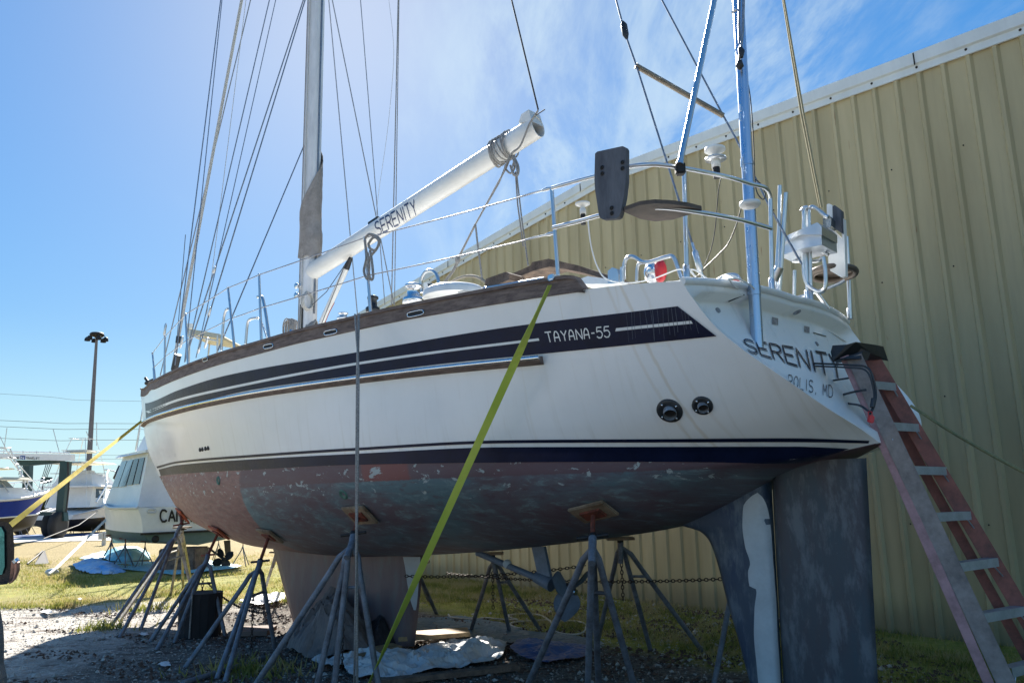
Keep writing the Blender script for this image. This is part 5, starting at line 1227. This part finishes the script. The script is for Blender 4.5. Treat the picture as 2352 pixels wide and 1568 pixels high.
def loopat(cx, cy, w, h, Y, m, nm, parent, r=.02): return MB().tube([vp(cx+math.copysign(abs(math.cos(a))**.6, math.cos(a))*w, cy+math.copysign(abs(math.sin(a))**.6, math.sin(a))*h, Y) for a in [2*math.pi*i/20 for i in range(21)]], r, 5, False).build(nm, m, parent)
def prj(px, py_, off=.01): return hit(px, py_, off, trans_bvh, vp(px, py_, 21.6))
MB().tube([prj(348+math.copysign(abs(math.cos(a))**.6, math.cos(a))*9.5, 1173+math.copysign(abs(math.sin(a))**.6, math.sin(a))*4.5) for a in [2*math.pi*i/20 for i in range(21)]], .02, 5, False).build('oval_port', bshade, cb_.root)
rl = MB(); hh = [cb_.P(t, .97*cb_.hb(t)/(cb_.beam/2), cb_.T(t, 1)+.75-.15*(t < .7)) for t in (.62, .7, .8, .9, .98)]
rl.tube(smooth_pts([cb_.P(.58, .8, 1.9)]+hh+[cb_.P(1.06, 0, 3.1)]), .025, 6)
for t in (.7, .8, .9, .98): a = cb_.P(t, .97*cb_.hb(t)/(cb_.beam/2), cb_.T(t, 1)); rl.tube([a, a+Vector((0, 0, .72))], .02, 6)
hh2 = [cb_.P(t, -.97*cb_.hb(t)/(cb_.beam/2), cb_.T(t, 1)+.72) for t in (.7, .8, .9, .98)]; rl.tube(smooth_pts(hh2+[cb_.P(1.06, 0, 3.1)]), .025, 6); rl.build('bow_rail', wtube, cb_.root)
a, b_ = vp(284, 1072, 26), vp(271, 1101, 26); dd = (b_-a).normalized(); MB().tube([a-dd*.03, a, b_, b_+dd*.03], [.1, .17, .17, .1], 14).build('raft_canister', blackplastic, cb_.root)
mbp = MB(); c = vp(513, 1283, 22.9); mbp.ball(c, .06, 6)
for k in range(4):
    a = k*math.pi/2+.5; e = Vector((math.cos(a), 0, math.sin(a))); o = Vector((-math.sin(a), 0, math.cos(a)))
    mbp.grid([[c+e*(.05+.27*i/6)+o*(w_*.11*math.sin(math.pi*(.12+.8*i/6))**.6)+YH*w_*.05 for w_ in (-1, -.5, 0, .5, 1)] for i in range(7)])
mbp.build('propeller', ironblack, cb_.root); MB().tube([c, c+Vector((-.9, 1.2, .25))], .03, 6).build('propeller_shaft', ironblack, cb_.root)
MB().prism([c+Vector((.02, .1, .05)), c+Vector((.1, .3, .0)), c+Vector((.05, .3, .5)), c+Vector((-.05, .1, .5))], YH*.04).build('rudder', ironblack, cb_.root)
bl = gnd(351, 1318); tag(MB().box(bl+Vector((.3, 1.2, .3)), (1.0, 1.0, .6), None, 0, .03).build('timber_block', oldwood), 'stack of dark timber blocks under the stern of the motor cruiser', 'block')
G2 = 'small stands under the background boats'
for i, (x, y, h, lab) in enumerate(((252,1299,.88,'small stand under the cruiser bow, leftmost of its group'),(284,1307,.84,'small stand below the corner of the cruiser stern, second from the left'),(330,1305,.74,'small stand under the dark exhaust hole of the cruiser'),(556,1302,.70,'small stand right of the cruiser propeller'),(500,1290,.68,'small stand beside the cruiser propeller'))): small_stand(tuple(gnd(x, y-3)), h, i*1.1, lab, G2)
# ---- sport fishing boat behind it
A, B = vp(112, 1200, 50), vp(285, 1200, 58); A.z = B.z = 0
fb = Boat('fishing_boat', 'white sport fishing boat with black bottom and tall tuna tower', A, B, 3.6, [(0,1.25,.98,.8,.35),(.25,1.55,1.0,.7,.2),(.5,1.95,1.05,.65,.1),(.8,2.3,1.15,.7,.15),(1,2.65,1.3,1.0,.5)], [bwhite, dkbot])
h1 = fb.house('cabin', .20, .74, 1.7, 3.0, .86, .74, .14, .06)
for f_, P in (('stbd', ((.10,.30),(.33,.52),(.56,.86))), ('front', ((.05,.48),(.52,.95)))):
    for a, b_ in P: fb.pane(f_, a, b_, .45, .9, cwin, h1)
fb.house('flybridge', .24, .60, 3.05, 3.85, .80, .62, .09, .03); fb.house('flybridge_brow', .14, .70, 2.98, 3.08, .95, .93, .05, 0)
fb.house('console', .34, .44, 3.8, 4.1, .4, .35, .03, .0)
mb = MB(); tw_ = [(.18,.8),(.18,-.8),(.50,.8),(.50,-.8)]
for t, v in tw_: mb.tube([fb.P(t, v, 1.8), fb.P(t*.7+.10, v*.62, 4.6), fb.P(t*.45+.19, v*.33, 6.2)], .022, 5)
for z, k in ((4.6, 1), (6.2, .5), (5.4, .75), (3.9, 1.1)): mb.tube([fb.P(.31+a*.13*k, b__*.6*k, z) for a, b__ in ((1,1),(1,-1),(-1,-1),(-1,1),(1,1))], .02, 5)
mb.tube([fb.P(.18, .8, 3.0), fb.P(.28, -.6, 4.6)], .018, 5); mb.tube([fb.P(.18, -.8, 3.0), fb.P(.28, .6, 4.6)], .018, 5)
for k in range(6): mb.tube([fb.P(.19, -.65, 3.0+k*.27), fb.P(.19, -.45, 3.0+k*.27)], .015, 4)
mb.build('tuna_tower', wtube, fb.root); fb.house('tower_top', .12, .56, 4.52, 4.62, .85, .8, .03, .02, cream); fb.house('tower_hood', .24, .40, 5.25, 5.42, .45, .4, .02, .02, cream)
for x0, y0, x1, y1 in ((137,1042,122,985),(207,1012,198,990),(222,1023,222,970)): MB().tube([vp(x0, y0, 52), vp(x1, y1, 52)], .025, 4).build('outrigger', bshade, fb.root)
mb = MB()
for t in (.6, .7, .8, .9, .97): a = fb.P(t, -.95*fb.hb(t)/2.1, fb.T(t, 1)); mb.tube([a, a+Vector((0, 0, .7))], .025, 4)
mb.tube([fb.P(t, -.95*fb.hb(t)/2.1, fb.T(t, 1)+.7) for t in (.6, .7, .8, .9, .97, 1.0)], .03, 4); mb.build('bow_rail', wtube, fb.root)
for x, w_ in ((195, 4), (236, 5)): MB().prism([hit(px, py_, .02, BVHTree.FromPolygons([p for r in fb.rows for p in r], [(i*13+j, i*13+j+1, (i+1)*13+j+1, (i+1)*13+j) for i in range(26) for j in range(12)]), vp(px, py_, 51)) for px, py_ in ((x-w_, 1158), (x+w_, 1157), (x+w_, 1162), (x-w_, 1163))], YH*-.03).build('porthole', cwin, fb.root)
for i, (x, lab) in enumerate(((150,'small stand under the fishing boat, nearest the lift wheel'),(172,'small stand under the fishing boat, second from the lift wheel'),(205,'small stand under the middle of the fishing boat'),(232,'small stand under the fishing boat next to the cruiser bow'))): small_stand(tuple(gnd(x, 1224)), 1.0, i*.8, lab, G2)
# ---- blue hulled boat at the left edge
A, B = vp(-190, 1200, 36), vp(104, 1200, 42); A.z = B.z = 0
bb_ = Boat('blue_boat', 'deep blue fishing boat with a white tower at the left edge', A, B, 3.6, [(0,2.0,1.2,.9,.6),(.5,2.15,1.35,.85,.6),(.8,2.4,1.45,.9,.62),(1,2.6,1.55,1.2,.8)], [bluep, dkbot])
MB().tube([r[9]+Vector((0, -.01, 0)) for r in bb_.rows], .04, 5).build('waterline_stripe', bwhite, bb_.root)
MB().tube([r[0]+Vector((0, 0, .04)) for r in bb_.rows], .06, 5).tube([r[12]+Vector((0, 0, .04)) for r in bb_.rows], .06, 5).build('white_gunwale', bwhite, bb_.root)
h1 = bb_.house('cabin', .25, .80, 2.2, 2.75, .75, .6, .12, 0); h1 = bb_.house('console', .35, .6, 2.7, 3.1, .55, .5, .06, 0, lwin); bb_.house('hard_top', .28, .70, 3.1, 3.25, .8, .75, .03, .02, cream)
bb_.house('upper_top', .42, .62, 3.65, 3.72, .4, .4, .02, .02, cream)
mb = MB()
for v in (.75, -.75):
    for t0, t1, z1 in ((.30,.40,4.7),(.66,.55,4.7),(.5,.5,3.1),(.72,.56,4.2)): mb.tube([bb_.P(t0, v, 2.5), bb_.P(t1, v*.5, z1)], .035, 5)
for z in (3.7, 4.2, 4.7): mb.tube([bb_.P(.47+a*.08, b__*.4, z) for a, b__ in ((1,1),(1,-1),(-1,-1),(-1,1),(1,1))], .03, 5)
for k in range(6): mb.tube([bb_.P(.66-.015*k, -.7+.04*k, 2.7+.3*k), bb_.P(.62-.012*k, -.7+.04*k, 2.7+.3*k)], .025, 4)
mb.tube([bb_.P(.8, -.7, 2.5), bb_.P(.52, -.3, 4.7)], .02, 5); mb.build('tower', wtube, bb_.root)
mb = MB()
for t in (.72, .8, .88, .96): 
    for sg in (1, -1): a = bb_.P(t, sg*.9*bb_.hb(t)/1.8, bb_.T(t, 1)); mb.tube([a, a+Vector((0, 0, .65))+bb_.u*.2], .022, 4)
for sg in (1, -1): mb.tube([bb_.P(t, sg*.9*bb_.hb(t)/1.8, bb_.T(t, 1)+.65)+bb_.u*.2 for t in (.72, .8, .88, .96)], .028, 4)
mb.build('bow_rail', wtube, bb_.root)
for x0, y0, x1, y1 in ((20,1043,0,1002),(8,1042,16,982)): MB().tube([vp(x0, y0, 40), vp(x1, y1, 40)], .02, 4).build('outrigger', bshade, bb_.root)
for i, (x, y, lab) in enumerate(((52,1228,'small stand under the blue boat bow, nearest the lift'),(66,1226,'small stand just left of the lift leg under the blue bow'),(40,1230,'small stand under the blue boat, closest to the truck mirror'))): small_stand(tuple(gnd(x, y)), 1.0, i*.9, lab, G2)
# ---- boat lift
YL = 46
lift = thing('boat_lift', 'dark green travelling boat lift with a white lettered top beam', 'boat lift', tuple(gnd(130, 1231)))
def vpoly(pts, Y, th, nm, m, parent=lift): return MB().prism([vp(*p, Y) for p in pts], YH*th).build(nm, m, parent)
beam_ = vpoly([(-60,1040),(164,1042.5),(163.5,1058),(-60,1051)], YL, .4, 'top_beam', bwhite)
stroke_text('MARINE', lambda u, v: vp(22+22.5*u, 1053.2-5.2*v+.6*u, YL-.01), .22, .8, .3, widths={'I':.3}).build('beam_lettering', ironblack, beam_)
stroke_text('TRAVELIFT', lambda u, v: vp(60+30.5*u, 1054.2-5.0*v+.8*u, YL-.01), .22, .8, .3, widths={'I':.3}).build('beam_lettering', ironblack, beam_)
vpoly([(46.5,1046),(57.5,1046.3),(57.5,1055),(46.5,1054.5)], YL-.02, .015, 'beam_emblem', mat('emblem_blue', (.02, .05, .25), .4), beam_)
stroke_text('N', lambda u, v: vp(48.5+6*u, 1053.5-5.5*v, YL-.03), .2, .9, .3).build('emblem_mark', bwhite, beam_)
for pts, Y, nm in (([(138,1059),(156,1059),(143,1182),(127,1182)], YL, 'leg'), ([(54,1058),(68,1058),(62,1200),(46,1200)], YL+7, 'leg'), ([(66,1174),(126,1175),(126,1183),(66,1184)], YL+.2, 'lower_beam'), ([(29,1056),(40,1068),(69,1068),(140,1061),(140,1057)], YL+.4, 'inner_beam'), ([(115,1175),(146,1175),(148,1196),(118,1196)], YL-.05, 'bogie')): vpoly(pts, Y, .45, nm, gr_steel)
tyre = mat('tyre_rubber', (.02, .02, .02), .8, 0, .3, 4)
for x, Y in ((133, YL), (50, YL+7), (118, YL+1.5)):
    c = vp(x, 1212, Y); c.z = .75; MB().tube([c-Vector((.22, 0, 0)), c-Vector((.2, 0, 0)), c+Vector((.2, 0, 0)), c+Vector((.22, 0, 0))], [.55, .75, .75, .55], 20).build('wheel', tyre, lift)
mb = MB()
for x in range(-40, 165, 31): mb.tube([vp(x, 1041, YL), vp(x, 1035.5, YL)], .04, 4)
mb.tube([vp(-60, 1035, YL), vp(160, 1040, YL)], .04, 4); mb.build('walkway_rail', wtube, lift)
vpoly([(93,1098),(97,1095),(101,1098),(105,1095),(110,1095),(109,1107),(92,1110)], YL+3, .5, 'sling_block', gr_steel)
mb = MB()
for k in range(4): mb.tube([vp(97+3.5*k, 1096, YL+3.2), vp(107+4.5*k, 1062, YL+3.2)], .025, 4)
for k in range(3): mb.tube([vp(43+3*k, 1090, YL+5), vp(47+3*k, 1068, YL+5)], .025, 4)
mb.tube([vp(99,1108,YL+3), vp(96,1130,YL+3)], .04, 4); mb.build('hoist_cables', ironblack, lift)
mb = MB().tube([vp(156,1060,YL), vp(158,1120,YL), vp(152,1176,YL)], .05, 5); mb.build('hydraulic_hose', ironblack, lift)
# ---- floodlight mast, power lines, bushes
top = vp(222, 776, 62); base = Vector((top.x+.3, top.y, 0))
fl_ = thing('floodlight_mast', 'tall slim floodlight mast with lamps on a ring at its top', 'light mast', tuple(base)); pm = mat('grey_mast', (.16, .15, .16), .6, .3, .1, 2)
MB().tube([base, base.lerp(top, .5), top], [.26, .18, .10], 10).build('mast_pole', pm, fl_)
MB().lathe(top, [(0, .45), (.45, .42), (.55, .3), (.5, .15), (.15, .1), (.12, 0)], 16).build('mast_head', ironblack, fl_)
for k in range(6):
    a = k*math.pi/3+.2; e = Vector((math.cos(a), math.sin(a), 0)); MB().tube([top+Vector((0, 0, .2)), top+e*.62+Vector((0, 0, .15))], .04, 5).lathe(top+e*.68+Vector((0, 0, -.25)), [(.22, 0), (.2, .2), (.1, .32), (0, .34)], 12).build('floodlight', ironblack, fl_)
for i, (y0, y1, lab) in enumerate(((904,921,'highest power line in the sky at left'),(965,972.5,'second power line from the top at left'),(979,985.5,'third power line, just below the second'),(1006,1010,'fourth power line from the top at left'),(1043,1045,'fifth power line, level with the white lift beam'),(1052,1054,'lowest power line, level with the lift beam lettering'))):
    P = [vp(-1200, y0-60, 150), vp(0, y0, 150), vp(323, y1, 150), vp(1700, y1+5, 150)]; tag(MB().tube(smooth_pts(P, 8), .038 if i in (1, 2, 3) else .024, 4).build('power_line', ironblack), lab, 'power line', 'power lines across the sky')
def leafball(c, r, n, seed, m, name, sq=(1, 1, .8), leaf=.18):
    rnd = random.Random(seed); vs = []; fs = []; cl = [(Vector((rnd.gauss(0, .55)*sq[0], rnd.gauss(0, .5)*sq[1], rnd.gauss(0, .5)*sq[2]))*r*.8, rnd.uniform(.22, .5)*r) for _ in range(16)]
    for i in range(n):
        cc_, rr = rnd.choice(cl); d = Vector((rnd.gauss(0, 1), rnd.gauss(0, 1), rnd.gauss(0, 1))).normalized(); p = c+cc_+d*rr*rnd.uniform(.7, 1.05)
        if p.z < .05: continue
        a = Vector((rnd.gauss(0, 1), rnd.gauss(0, 1), rnd.gauss(0, 1))).normalized()*leaf; b2 = a.cross(Vector((rnd.gauss(0, 1), rnd.gauss(0, 1), rnd.gauss(0, 1)))).normalized()*leaf*.6
        o = len(vs); vs += [p-a, p+b2, p+a, p-b2]; fs.append((o, o+1, o+2, o+3))
    return MB().add(vs, fs).build(name, m, None)
leafm = mat('bush_leaves', (.055, .085, .022), .7, 0, .5, .8, (.03, .045, .015))
def bush(x, y, Y, r, seed, lab, sq=(1.3, 1, .8)):
    c = vp(x, y, Y); root = thing('bush', lab, 'bush', (c.x, c.y, 0), 'bushes beyond the boatyard'); f = leafball(c, r, 2600, seed, leafm, 'foliage', sq, .11*r)
    f.parent = root; f.location = -root.location
    MB().tube([(c.x, c.y, 0), (c.x+.1, c.y, max(.5, c.z))], [.15, .06], 6).build('stem', oldwood, root)
bush(108, 1156, 80, 1.5, 3, 'green bush seen between the lift legs, under the sling block', (1.4, 1, .75)); bush(80, 1160, 84, 1.3, 5, 'low bush just above the blue bow', (1.4, 1, .6)); bush(122, 1150, 86, 1.2, 6, 'taller pointed bush beside the lift leg', (.9, 1, 1.1))
for i, (x, r) in enumerate(((10, 1.6), (168, 1.5), (230, 1.8), (-30, 2.0), (262, 1.6))): bush(x, 1163, 118, r, 10+i, ('small distant bush behind the blue boat', 'small distant bush behind the fishing boat stern', 'distant bush behind the fishing boat bow', 'distant bush beyond the left edge of the yard', 'distant bush between the two white boats')[i], (2.2, 1, .55))
# ---- small yard things at the left
a0_ = gnd(*(.2771*232, 1133.1+.2771*590)); 
an = thing('anchor', 'small dark plough anchor lying on the dry grass at left', 'anchor', tuple(gnd(66, 1296)))
q5 = lambda x, y: gnd(.2771*x, 1133.1+.2771*y)
p0, p1, p2 = q5(225, 590), q5(285, 590), q5(345, 565); tip = p2+Vector((.0, 0, .35))
MB().tube([p0+Vector((0, 0, .03)), p0.lerp(p2, .6)+Vector((0, 0, .2)), tip], .03, 6).build('shank', ironblack, an); MB().prism([p1+Vector((0, 0, .02)), p1+Vector((.35, .1, .02)), tip+Vector((.03, 0, 0)), tip-Vector((.08, 0, .1))], Vector((0, .08, .02))).build('fluke', ironblack, an); MB().tube([p0, p1], .03, 6).build('stock', ironblack, an)
m_ws = mat('white_webbing', (.62, .62, .58), .7, 0, .1, 5)
a, b_ = gnd(122, 1311, .12), cb_.P(.93, .5, 1.62); b_ = vp(272, 1165, 27.5); tag(strapmesh([a.lerp(b_, i/20) for i in range(21)], .075, m_ws, 'white_strap', .3), 'white webbing strap from the cruiser bow to an anchor in the grass', 'strap')
tag(MB().ball(gnd(119, 1313, .08), .14, 8, (1.3, .8, .7)).tube([gnd(112, 1318, .1), gnd(128, 1306, .16)], .04, 6).build('ground_anchor', bshade), 'pale metal ground anchor where the white strap meets the grass', 'anchor')
a, b_ = q5(350, 490)+Vector((0, 0, .05)), vp(232, 1168, 54); tag(MB().tube([a+Vector((0, 0, .5)), a.lerp(b_, .5), b_], .022, 5).build('thin_line', ropeG), 'thin grey line from the plough anchor to the fishing boat', 'rope')
c = gnd(238, 1252); tag(MB().box(c+Vector((0, 0, .3)), (.14, .12, .62)).box(c+Vector((-.1, -.08, .42)), (.22, .12, .3)).box(c+Vector((.12, -.08, .45)), (.16, .1, .24)).build('power_post', bshade), 'small pale power post standing in the grass near the cruiser bow', 'post')
c = gnd(97, 1212); tag(MB().box(c+Vector((0, 0, .4)), (.1, .1, .8)).box(c+Vector((0, -.05, .75)), (.4, .15, .35)).build('power_post', bshade), 'distant grey power post between the lift wheels', 'post')
q0 = lambda *p: [(.414*x, 918.75+.414*y) for x, y in p]
tag(cloth(q0((600,905),(820,900),(1050,915),(1160,890),(1290,915),(1345,925),(1290,940),(1100,960),(960,975),(700,945),(600,930)), 3, .05, 31, m_ct, 'tarpaulin', .04, 1.5, .0), 'flat aqua tarpaulin spread under the motor cruiser', 'tarpaulin')
tag(cloth(q0((560,870),(640,845),(830,860),(835,895),(700,905),(600,900)), 3, .2, 32, m_ct, 'tarpaulin', .06, 1.6, .28), 'aqua tarpaulin raised like a tent beneath the cruiser bow', 'tarpaulin')
tag(cloth(q0((400,915),(520,905),(640,912),(700,960),(600,978),(500,968),(420,945)), 4, .22, 33, mat('blue_white_tarp', (.08, .30, .62), .5, 0, .3, 3, (.5, .6, .68)), 'tarpaulin', .05, 3, .12), 'shredded blue and white tarpaulin on the grass left of the cruiser stands', 'tarpaulin')
tag(cloth(q0((440,885),(520,860),(600,850),(600,880),(520,900)), 3, .15, 34, mat('pale_aqua_tarp', (.40, .62, .68), .5, 0, .3, 3, (.2, .45, .55)), 'tarpaulin', .05, 3, .1), 'pale aqua tarpaulin end by the leftmost cruiser stand', 'tarpaulin')
tag(cloth([(30,1236),(118,1236),(150,1232),(150,1227),(30,1229)], 2, .05, 35, m_bt, 'tarpaulin', .03), 'strip of blue tarpaulin by the lift wheels', 'tarpaulin')
tag(cloth([(140,1231),(262,1229),(262,1224),(140,1226)], 2, .08, 36, m_bt, 'tarpaulin', .03), 'long blue tarpaulin under the fishing boat', 'tarpaulin')
tag(cloth(q_((0,1010),(60,975),(130,985),(300,955),(310,1000),(240,1020),(120,1040)), 4, .15, 37, m_wt, 'plastic_sheet', .04, 4, .05), 'bright plastic sheet scraps lying in the sun left of the keel', 'plastic sheet')
# ================================================================== grass, pebbles and litter
rng = np.random.default_rng(5)
def meshfrom(name, V, F, m):
    me = bpy.data.meshes.new(name); me.from_pydata(V.tolist(), [], F.tolist()); me.materials.append(m); me.update()
    o = bpy.data.objects.new(name, me); COL.objects.link(o); return o
def clump(x, y, sc, seed=0): return np.sin(x*sc+seed)*np.cos(y*sc*1.3-seed)+np.sin(x*sc*2.7+y*sc*1.9+seed*2)*.6
def blades(P, h, w):
    n = len(P); a = rng.uniform(0, 2*np.pi, n); ln = rng.normal(0, .45, (n, 2)); c = np.cos(a)*w; s = np.sin(a)*w
    V = np.zeros((n, 3, 3)); V[:, 0] = np.c_[P[:, 0]-c, P[:, 1]-s, np.zeros(n)]; V[:, 1] = np.c_[P[:, 0]+c, P[:, 1]+s, np.zeros(n)]; V[:, 2] = np.c_[P[:, 0]+ln[:, 0]*h, P[:, 1]+ln[:, 1]*h, h]
    return V.reshape(-1, 3), np.arange(n*3).reshape(-1, 3)
gm, nt, b = new_mat('grass_blades'); ob = tc(nt); f1 = noise(nt, ob, 1.1, 4, .6); f2 = noise(nt, ob, 8, 3, .6)
cc = ramp(nt, mth(nt, 'ADD', mth(nt, 'MULTIPLY', f1, .6), mth(nt, 'MULTIPLY', f2, .4)), [(.42, (.14, .16, .03)), (.48, (.27, .27, .06)), (.54, (.42, .34, .15))]).outputs[0]
L(nt, cc, b.inputs['Base Color']); b.inputs['Roughness'].default_value = .7; b.inputs['Subsurface Weight'].default_value = .0
tr2 = nt.nodes.new('ShaderNodeBsdfTranslucent'); L(nt, cc, tr2.inputs['Color']); mx = nt.nodes.new('ShaderNodeMixShader'); mx.inputs[0].default_value = .45
L(nt, b.outputs[0], mx.inputs[1]); L(nt, tr2.outputs[0], mx.inputs[2]); L(nt, mx.outputs[0], nt.nodes['Material Output'].inputs[0])
n = 90000; X = rng.uniform(-20, 0, n); Y = 14.8+14*rng.uniform(0, 1, n)**1.5; k = clump(X, Y, .9, 1)+rng.normal(0, .5, n) > -.3
P = np.c_[X, Y][k]; h = rng.uniform(.02, .075, len(P))*(1+.5*(clump(P[:, 0], P[:, 1], 1.4, 2) > .3)); V1, F1 = blades(P, h, .008)
n = 90000; t = rng.uniform(-34, 30, n)*.3048; d = rng.uniform(.0, 3.4, n); X = WO.x+WD.x*t+WN.x*d; Y = WO.y+WD.y*t+WN.y*d
k = (clump(X, Y, 1.3, 4)+rng.normal(0, .6, n) > -.2+np.clip(d-2.4, 0, 2)*1.6) & (Y > 3); P = np.c_[X, Y][k]; h = rng.uniform(.03, .11, len(P)); V2, F2 = blades(P, h, .006)
GV, GF = [V1, V2], [F1, F2+len(V1)]
go_n = len(V1)+len(V2)
# pebbles
def pebbles(name, n, x0, x1, y0, y1, s0, s1, m, cond=None):
    X = rng.uniform(x0, x1, n); Y = y0+(y1-y0)*rng.uniform(0, 1, n)
    if cond is not None: k = cond(X, Y); X, Y = X[k], Y[k]
    n = len(X); base = np.array([[1,0,0],[0,1,0],[-1,0,0],[0,-1,0],[0,0,.7],[0,0,-.3]]); F = np.array([[0,1,4],[1,2,4],[2,3,4],[3,0,4],[1,0,5],[2,1,5],[3,2,5],[0,3,5]])
    S = rng.uniform(s0, s1, n)[:, None, None]*rng.uniform(.6, 1.3, (n, 1, 3)); a = rng.uniform(0, 6.28, n); V = base[None]*S+rng.normal(0, .12, (n, 6, 3))*S
    c, s = np.cos(a)[:, None], np.sin(a)[:, None]; x = V[:, :, 0]*c-V[:, :, 1]*s; y = V[:, :, 0]*s+V[:, :, 1]*c
    V = np.stack([x+X[:, None], y+Y[:, None], V[:, :, 2]+.012], 2).reshape(-1, 3); return meshfrom(name, V, (F[None]+6*np.arange(n)[:, None, None]).reshape(-1, 3), m)
pm1 = mat('pale_pebble', (.36, .34, .31), .85, 0, .4, 30, (.25, .23, .2)); lm = mat('dead_leaf', (.10, .055, .035), .8, 0, .5, 20, (.035, .02, .016))
tag(pebbles('pebbles', 16000, -11, 4, 7.3, 15.2, .005, .016, pm1), 'loose pale pebbles on the yard', 'pebbles', None, 'stuff')
tag(pebbles('stones', 900, -11, 4, 7.6, 15.2, .018, .045, pm1), 'scattered larger stones and rubble', 'stones', None, 'stuff')
tag(pebbles('litter', 16000, -9, 4.5, 7.3, 14.8, .010, .034, lm, lambda x, y: clump(x, y*2.2, 1.2, 3)+.35*np.clip(x+5, -1, 2) > .25), 'dark leaf litter', 'litter', None, 'stuff')
# weeds
for x, y, r, seed in ((243,1448,.22,1),(145,1397,.12,2),(140,1330,.5,3),(575,1545,.3,4),(700,1380,.3,5),(330,1400,.3,6)):
    c = gnd(x, y); rnd = np.random.default_rng(seed); n = 260; P = np.c_[rnd.normal(c.x, r, n), rnd.normal(c.y, r*.7, n)]; V, F = blades(P, rnd.uniform(.05, .2, n), .012); GV.append(V); GF.append(F+go_n); go_n += len(V)
tag(meshfrom('grass', np.concatenate(GV), np.concatenate(GF), gm), 'short weedy grass', 'grass', None, 'stuff')
def scrap(x, y, s, lab): tag(cloth([(x-s, y), (x-s*.4, y-s*.35), (x+s*.6, y-s*.3), (x+s, y+.1*s), (x+.2*s, y+s*.4)], 2, .1, int(x), m_wt, 'litter_scrap', .03, 8, .02), lab, 'litter')
scrap(377, 1530, 16, 'white scrap on the dirt below the drum'); scrap(107, 1408, 14, 'white paper scrap on the gravel at left'); scrap(183, 1378, 7, 'pale scrap at the grass edge left of the bow stand'); scrap(330, 1460, 12, 'pale flat scrap between the feet of the bow stand')
